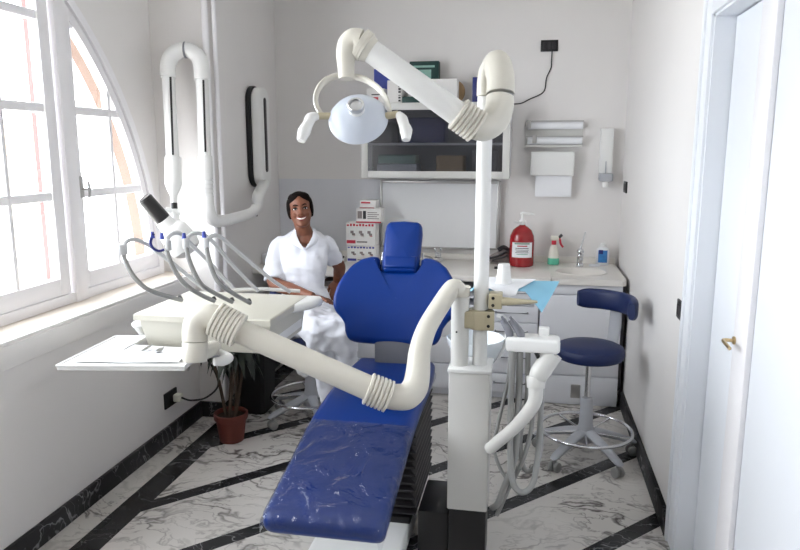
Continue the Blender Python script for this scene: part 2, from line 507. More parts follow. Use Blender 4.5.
# skirting
sname(MB().box(-2.062, -2.04, YF, 3.95, 0, .10, .003), 'baseboard_left', M['blackmarble'], label='black marble skirting under the window wall', cat='skirting')
mb = MB().box(-2.062, -1.87, 3.928, 3.95, 0, .10, .003)
mb.prism([(-1.885, 3.928), (-1.862, 3.928), (-1.953, YB), (-1.975, YB)], 0, .10)
sname(mb, 'baseboard_chimney', M['blackmarble'], label='black marble skirting round the chimney breast', cat='skirting')
sname(MB().box(.634, XR, 2.995, 4.6, 0, .108, .003), 'baseboard_right', M['blackmarble'], label='black marble skirting along the right wall', cat='skirting')
sname(MB().box(-1.972, -1.13, YB - .006, YB, .90, 1.476), 'wall_panel', M['panel'], label='pale glossy painted band on the wall above the counter', cat='wall')

# arched window
win = struct(thing('window_1', 'large arched white window with glazing bars on the left', 'window', (-2.26, WY, WZ)))
def ring(mb, r0, r1, x0, x1, n=64, a0=0, a1=PI):
    rr = []
    for i in range(n + 1):
        a = a0 + (a1 - a0) * i / n
        c, s = math.cos(a), math.sin(a)
        rr.append([V((x0, WY + r0 * c, WZ + r0 * s)), V((x1, WY + r0 * c, WZ + r0 * s)), V((x1, WY + r1 * c, WZ + r1 * s)), V((x0, WY + r1 * c, WZ + r1 * s))])
    return mb.rings(rr, True)
def zarc(y, r): return WZ + math.sqrt(max(0, r * r - (y - WY) ** 2))
mb = ring(MB(), WR - .045, WR, -2.232, -2.30)
mb.box(-2.299, -2.234, WY - WR + .03, WY + WR - .03, WZ + .0005, WZ + .05, .004)
for y in (3.085, WY * 2 - 3.085):
    mb.box(-2.301, -2.222, y - .045, y + .045, WZ, zarc(y, WR - .02), .006)
mb.build('window_frame', M['trimw'], win)
for k, (ya, yb, a0, a1) in enumerate(((3.135, 3.86, 0, 0), (2.02, 3.025, 0, 0), (.915, 1.95, 0, 0), (.08, .805, 0, 0))):
    s = MB(); r = WR - .05
    s.box(-2.2945, -2.2445, ya + (.001 if k == 3 else .074 if k == 2 else .044), yb - (.001 if k == 0 else .074 if k == 1 else .044), WZ + .0505, WZ + .135, .004)
    w = .075 if k in (1, 2) else .045
    for yy, on in ((ya, k != 3), (yb, k != 0)):
        if not on: continue
        d = w if yy == ya else -w
        s.box(-2.296, -2.243, min(yy, yy + d), max(yy, yy + d), WZ + .0515, zarc(yy + (d if abs(yy + d - WY) > abs(yy - WY) else 0), r) , .005)
    a_0 = math.acos(max(-1, min(1, (yb - WY) / r))) if k != 0 else .02
    a_1 = math.acos(max(-1, min(1, (ya - WY) / r))) if k != 3 else PI - .02
    ring(s, r - .045, r, -2.2455, -2.2935, 30, a_0, a_1)
    sash = s.build('sash', M['trimw'], win)
    g = MB()
    for z in (1.48, 1.895, 2.31, 2.72):
        hw = math.sqrt(max(0, (r - .02) ** 2 - (z - WZ) ** 2))
        y0, y1 = max(ya + .01, WY - hw), min(yb - .01, WY + hw)
        if y1 - y0 > .05: g.box(-2.287, -2.251, y0, y1, z - .021, z + .021, .005)
    ys = {0: (3.47,), 1: (2.675, 2.38), 2: (1.56, 1.265), 3: (.47,)}[k]
    for y in ys: g.box(-2.288, -2.250, y - .013, y + .013, WZ + .1, zarc(y, r - .02), .004)
    g.build('glazing_bar', M['trimw'], sash)
h = MB().box(-2.243, -2.236, 3.15, 3.18, 1.46, 1.57, .003).tube([(-2.236, 3.165, 1.505), (-2.20, 3.165, 1.505)], .006).tube([(-2.20, 3.165, 1.545), (-2.195, 3.165, 1.505), (-2.20, 3.165, 1.46)], [.006, .008, .006], smooth=4)
h.build('handle', M['alu'], win, label='dark metal window latch')
pv = [(-2.272, WY + (WR - .03) * math.cos(PI * i / 48), WZ + (WR - .03) * math.sin(PI * i / 48)) for i in range(49)]
MB().add(pv, [tuple(range(49))]).build('window_pane', M['pane'], win)
# outside of the arch: tan plaster reveal and timber posts
mb = ring(MB(), WR - .072, WR - .0305, -2.31, -2.375)
sname(mb, 'trim_4', M['tanwall'], label='tan plaster reveal outside the arched window', cat='reveal')
for i, y in enumerate((3.105, WY * 2 - 3.105)):
    sname(MB().box(-2.43, -2.385, y - .018, y + .018, .93, zarc(y, WR - .04), .004), 'trim_%d' % (5 + i), M['reveal'],
          label='pinkish timber post outside the %s casement' % ('far' if i == 0 else 'near'), cat='post')
# what stands outside
sname(MB().box(-30, -2.6, -14, 24, -4.2, -4.0), 'floor_street', M['street'], label='pale street below the window', cat='street')
b = thing('building', 'cream house across the street seen through the window', 'building', (-13, 12, -4.0))
MB().box(-14, -12, 9.5, 16.5, -4, 1.55).build('wall', M['facade'], b)
MB().prism([(-14.3, 1.55), (-11.7, 1.55), (-13, 2.35)], 9.3, 16.7, Matrix(((1, 0, 0, 0), (0, 0, 1, 0), (0, 1, 0, 0), (0, 0, 0, 1)))).build('roof', M['tan'], b)

# door on the right
mb = MB()
for (y0, y1, z0, z1) in ((2.88, 2.985, 0, 2.305), (1.315, 1.42, 0, 2.305), (1.42, 2.88, 2.2, 2.305)):
    mb.box(XR - .012, XR + .01, y0, y1, z0, z1, .004)
mb.box(XR - .02, XR + .01, 2.955, 2.99, 0, 2.33, .004).box(XR - .02, XR + .01, 1.31, 1.345, 0, 2.33, .004).box(XR - .02, XR + .01, 1.31, 2.99, 2.295, 2.33, .004)
mb.box(XR, XR + .2, 2.868, 2.882, 0, 2.2).box(XR, XR + .2, 1.418, 1.43, 0, 2.2).box(XR, XR + .2, 1.42, 2.88, 2.19, 2.202)
sname(mb, 'trim_7', M['door'], label='white casing round the recessed door', cat='door frame')
dr = struct(thing('door_1', 'white flush door with a small brass lever', 'door', (.74, 2.15, 0)))
MB().box(.728, .768, 2.425, 2.862, .005, 2.185, .003).build('door_leaf', M['door'], dr)
MB().box(.728, .768, 1.434, 2.415, .005, 2.185, .003).build('door_leaf', M['door'], dr)
MB().box(.708, .728, 2.345, 2.495, .005, 2.185, .004).build('closing_strip', M['trimw'], dr)
hd = MB().cyl((.708, 2.47, 1.055), (.70, 2.47, 1.055), .014, bev=.002).tube([(.70, 2.47, 1.055), (.675, 2.47, 1.055), (.668, 2.455, 1.054), (.668, 2.38, 1.05)], [.006, .0065, .0065, .006], smooth=4)
hd.build('handle', M['brass'], dr, label='brass lever handle')
MB().box(.735, .76, 2.4155, 2.4245, .005, 2.185).build('joint', M['joint'], dr)
MB().box(.76, .80, 1.43, 2.868, 0, 2.19).build('door_back', M['door'], dr)

# small wall fittings
def plate(name, label, cat, x0, x1, y0, y1, z0, z1, mat, group=None):
    return thing(name, label, cat, ((x0 + x1) / 2, (y0 + y1) / 2, z0), group)
t = plate('light_switch', 'black switch plate on the right wall beside the door', 'switch', .645, .655, 3.0, 3.13, .985, 1.055, 0)
MB().box(.645, .6552, 3.01, 3.125, .98, 1.062, .004).build('cover_plate', M['black'], t)
for k in range(3): MB().box(.6415, .6455, 3.03 + k * .026, 3.052 + k * .026, .998, 1.044, .002).build('rocker', M['kprint'], t)
t = plate('light_switch', 'small black switch plate high in the far corner of the right wall', 'switch', .645, .655, 4.99, 5.14, 1.40, 1.485, 0)
MB().box(.645, .6552, 4.995, 5.13, 1.405, 1.485, .004).build('cover_plate', M['black'], t)
for k in range(3): MB().box(.6415, .6455, 5.02 + k * .03, 5.045 + k * .03, 1.422, 1.468, .002).build('rocker', M['kprint'], t)
t = plate('wall_socket', 'black wall socket high on the back wall above a hanging wire', 'socket', .037, .159, 5.258, 5.27, 2.395, 2.474, 0)
MB().box(.037, .159, 5.257, 5.2705, 2.395, 2.474, .004).build('cover_plate', M['black'], t)
for k in range(3): MB().box(.053 + k * .032, .079 + k * .032, 5.254, 5.258, 2.412, 2.457, .002).build('socket_insert', M['kprint'], t)
w = MB().tube([(.118, 5.262, 2.395), (0.1168, 5.2620, 2.3220), (0.1149, 5.2620, 2.2805), (0.0857, 5.2620, 2.2115), (0.0779, 5.2620, 2.1347), (0.0508, 5.2620, 2.0999), (-0.0266, 5.2620, 2.0657), (-0.0975, 5.2620, 2.0346), (-0.2060, 5.2620, 2.0324)], .004, 8, smooth=5)
tag(w.build('power_cord', M['black']), 'thin black wire hanging in a curve on the back wall', 'wire')
t = plate('wall_socket', 'black wall socket low on the left wall with a pale plug', 'socket', -2.062, -2.05, 3.51, 3.64, .2, .295, 0)
MB().box(-2.0622, -2.05, 3.505, 3.645, .205, .30, .004).build('cover_plate', M['black'], t)
t2 = thing('plug', 'pale plug with a black cord in the low left wall socket', 'plug', (-2.04, 3.60, .24))
MB().box(-2.05, -2.005, 3.585, 3.635, .225, .27, .008).build('plug_body', M['milky'], t2)
MB().tube([(-2.006, 3.61, .247), (-1.95, 3.62, .23), (-1.87, 3.66, .24), (-1.82, 3.72, .30), (-1.86, 3.74, .40), (-1.90, 3.70, .50)], .006, 8, smooth=6).build('cord', M['black'], t2)

# ------------------------------------------------------------------ counter along the back wall
CF = 4.58                                                    # front plane of the units
mb = MB()
z0, z1 = .832, .872
mb.box(-1.95, .15, 4.555, 5.245, z0, z1, .004)
NS = 64; rr = [[], [], [], []]
for i in range(NS):                                          # the bay round the washbasin, with an oval cut-out
    a = 2 * PI * i / NS; c, s = math.cos(a), math.sin(a)
    k = min((.268 if c > 0 else .21) / max(1e-6, abs(c)), (.395 if s > 0 else .295) / max(1e-6, abs(s)))
    o_ = V((.36 + c * k, 4.85 + s * k, 0)); e_ = V((.36 + .176 * c, 4.85 + .154 * s, 0))
    for q, (pp, zz) in enumerate(((e_, z0), (o_, z0), (o_, z1), (e_, z1))): rr[q].append(pp + V((0, 0, zz)))
mb.rings(rr + [rr[0]], False)
mb.box(-1.95, .628, 5.232, 5.257, z1 - .01, .915, .004)
wt = mb.build('worktop', M['worktop'])
tag(wt, 'long pale worktop along the back wall with a low upstand', 'worktop')

t = thing('sink', 'white inset washbasin at the right end of the worktop', 'sink', (.36, 4.85, .78))
out = [(.36 + .168 * math.cos(a) * (1 if abs(math.cos(a)) < .9 else 1), 4.85 + .148 * math.sin(a)) for a in [2 * PI * i / 40 for i in range(40)]]
rr = []
for s, z in ((1.09, .8722), (1.09, .8755), (1.02, .8755), (.97, .868), (.90, .80), (.70, .765), (.15, .758)):
    rr.append([V((.36 + .165 * s * math.cos(a), 4.85 + .145 * s * math.sin(a), z)) for a in [2 * PI * i / 40 for i in range(40)]])
MB().rings(rr, False).add([p for p in rr[-1]], [tuple(range(40))]).build('basin', M['worktop'], t)
MB().cyl((.36, 4.85, .758), (.36, 4.85, .764), .02).build('drain', M['chrome'], t)

t = thing('mixer_tap', 'chrome tap with a tall thin lever behind the washbasin', 'tap', (.365, 5.055, .872))
MB().cyl((.365, 5.055, .8728), (.365, 5.055, .90), .026, .022, bev=.003).cyl((.365, 5.055, .90), (.365, 5.055, .965), .021, .022, bev=.003).ell((.365, 5.055, .985), (.026, .026, .022)).build('tap_body', M['chrome'], t)
MB().tube([(.365, 5.05, .935), (.365, 5.0, .955), (.365, 4.945, .952), (.365, 4.915, .935)], [.015, .014, .013, .012], smooth=4).build('spout', M['chrome'], t)
MB().tube([(.365, 5.06, 1.0), (.372, 5.06, 1.03), (.384, 5.06, 1.08), (.394, 5.06, 1.125)], [.008, .006, .005, .006], smooth=4).build('lever', M['steel'], t)

# sink unit
t = thing('sink_cabinet', 'white sink cabinet under the right end of the worktop', 'cabinet', (.345, 4.9, 0))
MB().box(.085, .612, CF + .02, 5.23, .205, .755).box(.085, .612, CF + .016, CF + .03, .2, .83).build('carcass', M['cabinet'], t)
MB().box(.088, .610, CF, CF + .018, .765, .826, .003).build('fascia', M['cabinet'], t)
MB().box(.088, .610, CF, CF + .018, .212, .757, .004).build('door', M['cabinet'], t)
MB().box(.085, .612, CF + .004, CF + .03, .004, .20, .003).build('plinth', M['cabinet'], t)
MB().box(.31, .372, CF, CF + .008, .05, .145, .004).build('vent_plate', M['alu'], t, label='small grey patch on the plinth')  # thin grey slab for a darker patch on the plinth
MB().box(.612, .634, CF + .03, 5.2, .11, .83).build('gap_shade_strip', M['kprint'], t, label='dark strip painted as the shaded gap beside the right wall')  # solid dark strip standing in for the shade in the gap
# drawer units
def drawer_unit(name, x0, x1, label, rows, handles, group=None):
    t = thing(name, label, 'cabinet', ((x0 + x1) / 2, 4.9, 0), group)
    MB().box(x0, x1, CF + .02, 5.23, .06, rows[0][1] + .004).box(x0 + .02, x1 - .02, CF + .05, 5.2, .004, .06).build('carcass', M['cabinet'], t)
    for a, b in rows:
        d = MB().box(x0 + .003, x1 - .003, CF, CF + .019, a, b, .003).build('drawer', M['cabinet'], t)
        xm = (x0 + x1) / 2
        if handles:
            hw = (x1 - x0) * .30; z = (a + b) / 2 + .005
            MB().tube([(xm - hw, CF, z), (xm - hw, CF - .022, z), (xm + hw, CF - .022, z), (xm + hw, CF, z)], .006, 10).build('handle', M['grey'], d)
    return t
drawer_unit('drawer_cabinet', -.275, .078, 'white drawer cabinet with grey bar handles left of the sink cabinet', ((.69, .825), (.56, .682), (.43, .552), (.20, .422), (.065, .192)), True)
t = drawer_unit('drawer_cabinet', -1.52, -.285, 'low white drawer cabinet with an open niche behind the seated woman and the chair', ((.44, .655), (.25, .435), (.065, .242)), False)
MB().box(-1.52, -1.50, CF + .02, 5.23, .655, .83).box(-.305, -.285, CF + .02, 5.23, .655, .83).box(-.92, -.90, CF + .02, 5.23, .655, .83).box(-1.52, -.285, 5.2, 5.23, .655, .83).build('niche', M['cabinet'], t)
MB().box(-1.52, -.285, CF + .005, 5.2, .712, .726).build('shelf', M['cabinet'], t)
bx = MB().box(-1.47, -1.30, 4.72, 5.0, .727, .765, .003); tag(bx.build('box', M['folded']), 'dark flat box in the open niche behind the seated woman', 'box')

# ------------------------------------------------------------------ wall cabinet
t = thing('wall_cabinet', 'white wall cabinet with a frosted glass flap hung on the back wall', 'cabinet', (-.69, 5.1, 1.50))
X0, X1, Z0, Z1, FY = -1.222, -.152, 1.500, 2.030, 4.95
MB().frame(X0, X1, FY + .02, 5.268, Z0, Z1, .018).build('carcass', M['cabinet'], t)
MB().box(X0 + .018, X1 - .018, 5.25, 5.267, Z0 + .018, Z1 - .018).build('back_panel', M['grey'], t, label='grey inner back')
MB().box(X0 + .018, X1 - .018, FY + .06, 5.25, 1.735, 1.75).build('shelf', M['cabinet'], t)
fl = MB().frame(X0, X1, FY, FY + .019, Z0, Z1, .05, .003).build('flap_frame', M['offwhite'], t)
MB().box(X0 + .048, X1 - .048, FY + .007, FY + .013, Z0 + .048, Z1 - .048).build('glass', M['frost'], fl, label='frosted grey glass')
for (n, lab, cat, x0, x1, z0, z1, m) in (
    ('folded_towel', 'pale folded towel behind the cabinet glass, lower shelf', 'towel', -1.12, -.82, 1.52, 1.60, 'paper'),
    ('folded_towel', 'light green folded towel on the pale one in the cabinet', 'towel', -1.11, -.83, 1.601, 1.665, 'mint'),
    ('box', 'brown box behind the cabinet glass, right of the towels', 'box', -.68, -.48, 1.52, 1.66, 'tan'),
    ('box', 'dark box behind the cabinet glass at the right end', 'box', -.42, -.24, 1.52, 1.70, 'grey'),
    ('box', 'dark blue box on the upper shelf behind the cabinet glass', 'box', -.95, -.62, 1.752, 1.93, 'booknavy'),
    ('box', 'black box on the upper shelf at the left of the cabinet', 'box', -1.18, -1.0, 1.752, 1.90, 'kprint')):
    o = MB().box(x0, x1, 5.02, 5.22, z0, z1, .012, 3).build(n, M[m]); tag(o, lab, cat)

# things on top of the cabinet
def upright(name, label, cat, px0, px1, z1, y, mat, th=.06, lean=0.0, z0=2.0305):
    o = MB().box(px0, px1, y, y + th, z0, z1, .003).build(name, M[mat]); tag(o, label, cat); return o
bk = upright('carton', 'blue patterned box standing on top of the wall cabinet at its left end', 'box', (-1.1587, 5.1200, 2.1350)[0], (-1.0310, 5.1200, 2.1331)[0], (-1.1127, 5.1200, 2.2833)[2], 5.12, 'bookblue', .10)
t = thing('carton', 'small white carton with red print on the cabinet, below the blue patterned box', 'box', (-1.13, 5.03, 2.0305))
MB().box(-1.185, -1.055, 5.0, 5.10, 2.0305, 2.135, .003).build('carton_body', M['bookwhite'], t)
MB().box(-1.165, -1.10, 4.9985, 5.0005, 2.055, 2.075).build('print', M['red'], t, label='red print')
MB().box(-1.15, -1.09, 4.9985, 5.0005, 2.088, 2.096).build('print', M['kprint'], t, label='dark print')
t = thing('book', 'white book with a dark lettered spine on top of the wall cabinet', 'book', (-.97, 5.05, 2.0305))
MB().box(-1.035, -.93, 5.0, 5.16, 2.0305, 2.19, .003).build('cover', M['bookwhite'], t)
mb = MB()
for k, w in enumerate((.02, .03, .012, .028, .022, .03, .014)): mb.box(-.953, -.953 + .017, 4.9985, 5.0005, 2.042 + k * .02, 2.042 + k * .02 + (.013 if w > .015 else .006))
mb.build('spine_print', M['kprint'], t, label='dark lettering on the spine')
o = upright('book', 'dark green book lying against the white carton on the wall cabinet', 'book', -.927, -.80, 2.075, 5.0, 'bookgreen', .016)
t = thing('carton', 'dark green carton with a pale emblem, tallest thing on the wall cabinet', 'box', (-.79, 5.1, 2.0305))
xg0, xg1 = (-0.8974, 5.1000, 2.2697)[0], (-0.6823, 5.1000, 2.2653)[0]
zg = (-0.8135, 5.1000, 2.3339)[2]
MB().box(xg0, xg1, 5.14, 5.22, 2.0305, zg, .003).build('carton_body', M['bookgreen'], t)
mb = MB().box(xg0 + .03, xg1 - .03, 5.1385, 5.1405, zg - .045, zg - .03).box(xg0 + .055, xg1 - .055, 5.1385, 5.1405, zg - .125, zg - .06)
mb.build('emblem', M['mint'], t, label='pale green emblem')
o = upright('carton', 'plain white carton on the right half of the wall cabinet', 'box', (-0.8831, 5.0000, 2.1210)[0], (-0.5328, 5.0000, 2.1157)[0], (-0.6542, 5.0000, 2.1961)[2], 5.02, 'bookwhite', .11)
t = thing('cork_disc', 'round tan disc standing behind the white carton on the cabinet', 'disc', (-.53, 5.2, 2.0305))
MB().cyl((-.578, 5.165, 2.117), (-.578, 5.185, 2.117), .086, bev=.004, n=28).build('disc', M['tan'], t)
o = upright('book', 'navy book standing on the right end of the wall cabinet behind the lamp post', 'book', (-0.4317, 5.0500, 2.1182)[0], (-0.3049, 5.0500, 2.1162)[0], (-0.3771, 5.0500, 2.2095)[2], 5.08, 'booknavy', .05)

# ------------------------------------------------------------------ whiteboard
t = thing('whiteboard', 'framed white board standing against the back wall under the wall cabinet', 'whiteboard', (-.68, 5.23, .97))
bl, br = (-1.1289, 5.2250, 1.3203)[0], (-0.2302, 5.2250, 1.3321)[0]; zt, zb = 1.452, .968
MB().box(bl, br, 5.225, 5.24, zb, zt).build('board', M['board'], t)
MB().box(bl + .008, br - .016, 5.216, 5.25, zt, zt + .02, .003).box(bl + .008, br - .016, 5.216, 5.25, zb - .012, zb, .003).box(bl - .01, bl + .008, 5.215, 5.25, zb - .012, zt + .02, .003).box(br - .016, br + .012, 5.215, 5.25, zb - .012, zt + .02, .003).build('frame', M['alu'], t)
MB().box(-1.05, -1.03, 5.21, 5.25, .916, .96).box(-.35, -.33, 5.21, 5.25, .916, .96).build('foot', M['alu'], t)

# ------------------------------------------------------------------ fittings on the back wall
t = thing('film_dispenser', 'metal two tier roll rack on the back wall right of the wall cabinet', 'rack', (.15, 5.2, 1.72))
x0, x1 = -.055, .358
MB().box(x0, x1, 5.205, 5.268, 1.870, 1.885, .002).box(x0, x1, 5.258, 5.268, 1.80, 1.885).box(x0, x1, 5.205, 5.268, 1.72, 1.735, .002).box(x0, x1, 5.258, 5.268, 1.72, 1.80).build('rack_body', M['offwhite'], t)
for z in (1.905, 1.797):
    MB().cyl((x0 + .02, 5.225, z - .03), (x1 - .005, 5.225, z - .03), .028, n=22).build('roll', M['paper'], t)
    MB().box(x0 + .01, x1, 5.188, 5.194, z - .006, z + .004, .001).build('cutter_bar', M['alu'], t, label='dark metal cutting bar')
for z, xx in ((1.885, x0 + .012), (1.778, x0 + .055)):
    MB().box(xx, xx + .03, 5.18, 5.25, z - .03, z + .028, .004).build('bracket', M['alu'], t, label='grey end bracket')
t = thing('paper_towel_dispenser', 'white paper towel box with a sheet hanging out, below the metal rack', 'dispenser', (.147, 5.2, 1.36))
MB().box(-.008, .304, 5.165, 5.268, 1.515, 1.688, .012, 3).build('case', M['white'], t)
MB().box(.032, .292, 5.20, 5.203, 1.363, 1.52).build('paper_sheet', M['paper'], t)
t = thing('soap_dispenser', 'tall white soap dispenser on the back wall near the right corner', 'dispenser', (.525, 5.2, 1.43))
MB().box(.478, .568, 5.19, 5.268, 1.535, 1.85, .006).build('case', M['white'], t)
MB().box(.482, .575, 5.15, 5.268, 1.478, 1.535, .012, 3).box(.52, .526, 5.183, 5.192, 1.53, 1.62).build('pump_lever', M['lgrey'], t, label='grey pump lever')
MB().cyl((.528, 5.19, 1.435), (.528, 5.19, 1.48), .022, .026, bev=.003).build('nozzle', M['white'], t)

# ------------------------------------------------------------------ things on the worktop
ZT = .8725
t = thing('soap_jug', 'big red soap jug with a white pump and label on the worktop', 'bottle', (-.05, 5.02, ZT))
pr = [(.02, 0), (.078, 0), (.086, .006), (.088, .02), (.088, .19), (.084, .222), (.066, .262), (.040, .284), (.022, .294), (.02, .304)]
JD = .045
def squash(mb, sx, sy, c):
    for v in mb.v: v.x *= sx; v.y *= sy; v += V(c)
    return mb
squash(MB().lathe(pr, n=36), 1.0, .8, (-.05, 5.02, ZT)).build('jug_body', M['redliq'], t)
squash(MB().lathe([(.018, .255 + JD), (.026, .256 + JD), (.026, .282 + JD), (.016, .284 + JD), (.010, .30 + JD), (.010, .33 + JD)], n=20), 1, 1, (-.05, 5.02, ZT)).build('pump_collar', M['white'], t)
MB().tube([(-.052, 5.02, ZT + JD + .325), (-.05, 5.02, ZT + JD + .335), (.03, 5.01, ZT + JD + .330)], [.012, .012, .007], smooth=3).tube([(-.06, 4.99, ZT + JD + .278), (-.09, 4.96, ZT + JD + .272), (-.105, 4.965, ZT + JD + .285), (-.08, 4.99, ZT + JD + .272)], .004, smooth=5).build('pump_head', M['white'], t)
def label_patch(t, c, rx, ry, a0, a1, z0, z1, mat, name, off=.0012, n=12):
    vs = []; fs = []
    for i in range(n + 1):
        a = a0 + (a1 - a0) * i / n
        for z in (z0, z1): vs.append((c[0] + (rx + off) * math.cos(a), c[1] + (ry + off) * math.sin(a), z))
    for i in range(n): fs.append((2 * i, 2 * i + 2, 2 * i + 3, 2 * i + 1))
    return MB().add(vs, fs).build(name, mat, t)
a0 = -PI / 2 + .1
lb = label_patch(t, (-.05, 5.02), .088, .0704, a0 - .95, a0 + .85, ZT + .070, ZT + .178, M['paper'], 'label')
for z, h, m, w in ((.135, .009, 'grprint', .7), (.122, .007, 'red', .45), (.110, .004, 'kprint', .6), (.101, .003, 'kprint', .62), (.093, .003, 'kprint', .55), (.085, .003, 'kprint', .6), (.075, .004, 'grprint', .5)):
    label_patch(t, (-.05, 5.02), .088, .0704, a0 - w, a0 + w * .8, ZT + z * 1.22, ZT + z * 1.22 + h * 1.2, M[m], 'label_print', .0022)

t = thing('spray_bottle', 'small spray bottle with green liquid and a red trigger on the worktop', 'bottle', (.18, 5.12, ZT))
squash(MB().lathe([(.005, .002), (.04, .002), (.043, .008), (.041, .05)], n=26), 1, .8, (.18, 5.12, ZT)).build('liquid', M['teal'], t, label='green liquid')
squash(MB().lathe([(.041, .05), (.036, .09), (.026, .125), (.018, .145), (.016, .150)], n=26), 1, .8, (.18, 5.12, ZT)).build('bottle_body', M['milky'], t)
MB().cyl((.18, 5.12, ZT + .148), (.18, 5.12, ZT + .178), .017, n=16, bev=.002).build('collar', M['red'], t)
MB().box(.155, .215, 5.108, 5.132, ZT + .178, ZT + .212, .008, 2).build('spray_head', M['milky'], t)
MB().tube([(.213, 5.12, ZT + .205), (.222, 5.12, ZT + .185), (.228, 5.12, ZT + .155), (.246, 5.12, ZT + .13)], [.007, .008, .008, .007], smooth=4).build('trigger', M['red'], t)
MB().cyl((.213, 5.12, ZT + .20), (.236, 5.12, ZT + .222), .011, n=12, bev=.002).build('spray_nozzle', M['kprint'], t)

t = thing('detergent_bottle', 'white bottle with a blue label at the right end of the worktop', 'bottle', (.53, 5.16, ZT))
squash(MB().lathe([(.01, 0), (.042, 0), (.046, .006), (.046, .10), (.042, .118), (.028, .132), (.016, .138), (.016, .145)], n=28), 1.0, .6, (.53, 5.16, ZT)).build('bottle_body', M['paper'], t)
squash(MB().lathe([(.018, .135), (.018, .158), (.014, .163), (.01, .163)], n=18), 1, 1, (.53, 5.16, ZT)).build('cap', M['white'], t)
label_patch(t, (.53, 5.16), .046, .0276, -PI / 2 - .75, -PI / 2 + .75, ZT + .022, ZT + .112, plain('blue_label', rgb(52, 124, 190), .4, var=.35, scale=40), 'label')
label_patch(t, (.53, 5.16), .046, .0276, -PI / 2 - .62, -PI / 2 + .0, ZT + .085, ZT + .115, M['booknavy'], 'label_print', .002)
o = squash(MB().lathe([(.01, 0), (.03, 0), (.034, .006), (.03, .012), (.01, .014)], n=20), 1.2, .8, (.47, 5.10, ZT)).build('soap_bar', M['paper']); tag(o, 'small white soap bar beside the tap', 'soap')

t = thing('folded_bag', 'dark folded fabric pouch on the worktop between the board and the red jug', 'pouch', (-.22, 5.1, ZT))
mb = MB()
rr = []
for i, (x, w, h) in enumerate(((-.30, .03, .03), (-.27, .05, .06), (-.21, .055, .085), (-.16, .055, .10), (-.135, .03, .07))):
    rr.append([V((x, 5.10 + w * math.cos(a), ZT + .008 + h / 2 + h / 2 * math.sin(a) + .006 * math.sin(3 * a + i))) for a in [2 * PI * j / 14 for j in range(14)]])
mb.rings(rr).build('pouch_body', M['folded'], t)
mb = MB().tube([(-.28, 5.045, ZT + .045), (-.22, 5.035, ZT + .065), (-.15, 5.045, ZT + .10)], .008, 8, smooth=4).tube([(-.26, 5.05, ZT + .03), (-.2, 5.035, ZT + .05), (-.15, 5.04, ZT + .07)], .006, 8, smooth=4)
mb.tube([(-.22, 5.06, ZT + .105), (-.18, 5.07, ZT + .125), (-.14, 5.08, ZT + .10)], .016, 8, smooth=4).build('strap', M['kprint'], t, label='black strap')
o = MB().tube([(-.235, 4.86, ZT + .006), (-.20, 4.86, ZT + .008), (-.16, 4.87, ZT + .007)], [.012, .009, .005], 8).build('clip', M['kprint']); tag(o, 'small dark clip lying on the worktop in front of the red jug', 'clip')

t = thing('chrome_holder', 'small chrome instrument holder on the worktop below the whiteboard', 'holder', (-0.6685, 5.1000, 0.8616))
hx, hy, hz = t.location
MB().box(hx - .03, hx + .03, hy - .03, hy + .03, ZT, ZT + .03, .006).box(hx - .022, hx + .022, hy - .02, hy + .02, ZT + .03, ZT + .07, .01).build('holder_base', M['steel'], t)
for s in (-1, 1): MB().cyl((hx + s * .02, hy, ZT + .07), (hx + s * .022, hy, ZT + .105), .009, bev=.002, n=12).build('cup', M['chrome'], t)
o = MB().tube([(hx - .15, hy, ZT + .01), (hx - .12, hy - .02, ZT + .045), (hx - .06, hy, ZT + .03), (hx - .035, hy, ZT + .012)], .007, 8, smooth=5).build('coiled_cord', M['alu']); tag(o, 'thin grey cord on the worktop behind the blue backrest', 'cord')

# glove boxes, stacked
def stack_box(label, x0, x1, zz0, zz1, y, kind):
    t = thing('glove_box', label, 'box', ((x0 + x1) / 2, y + .06, zz0), 'stacked glove boxes on the worktop')
    MB().box(x0, x1, y, y + .12, zz0, zz1, .003).build('carton', M['bookwhite'], t)
    w = x1 - x0; h = zz1 - zz0; c = 'bprint' if kind == 2 else 'red'
    def bar(u0, u1, v0, v1, m, nm='print'):
        MB().box(x0 + w * u0, x0 + w * u1, y - .0012, y + .001, zz0 + h * v0, zz0 + h * v1).build(nm, M[m], t)
    if kind in (1, 2):
        mb = MB()
        for k in range(9): mb.box(x0 + w * (.03 + k * .105), x0 + w * (.10 + k * .105), y - .0012, y + .001, zz0 + h * .86, zz0 + h * (.96 if k % 3 else .93))
        mb.build('print', M[c], t)
        for k in range(3):
            u = .10 + k * .29
            bar(u, u + .24, .38, .76, 'white', 'picture_panel')
            mb = MB().box(x0 + w * (u + .05), x0 + w * (u + .16), y - .002, y - .001, zz0 + h * .54, zz0 + h * .66)
            mb.box(x0 + w * (u + .10), x0 + w * (u + .21), y - .002, y - .001, zz0 + h * .46, zz0 + h * .55)
            mb.build('pictogram', M['folded'], t)
            bar(u + .13, u + .22, .41, .46, 'red')
        bar(.02, .32, .10, .24, c); bar(.36, .72, .14, .20, 'folded')
    elif kind == 3:
        bar(.06, .24, .30, .82, 'folded'); bar(.28, .40, .28, .84, 'kprint')
        for k in range(4): bar(.46, .92 - .08 * (k % 2), .28 + k * .14, .33 + k * .14, 'folded')
        bar(.0, 1.0, .0, .10, 'red')
    else:
        bar(.08, .66, .62, .82, 'red'); bar(.0, .9, .02, .10, 'red')
    return t
GY = 4.94
xs = [(-1.3325, 4.9400, 0.9655)[0], (-1.1107, 4.9400, 0.9714)[0]]
stack_box('white glove box with blue lettering, lowest in view of the stack left of the whiteboard', xs[0], xs[1], 0.873, (-1.2323, 4.9400, 0.9982)[2], GY, 2)
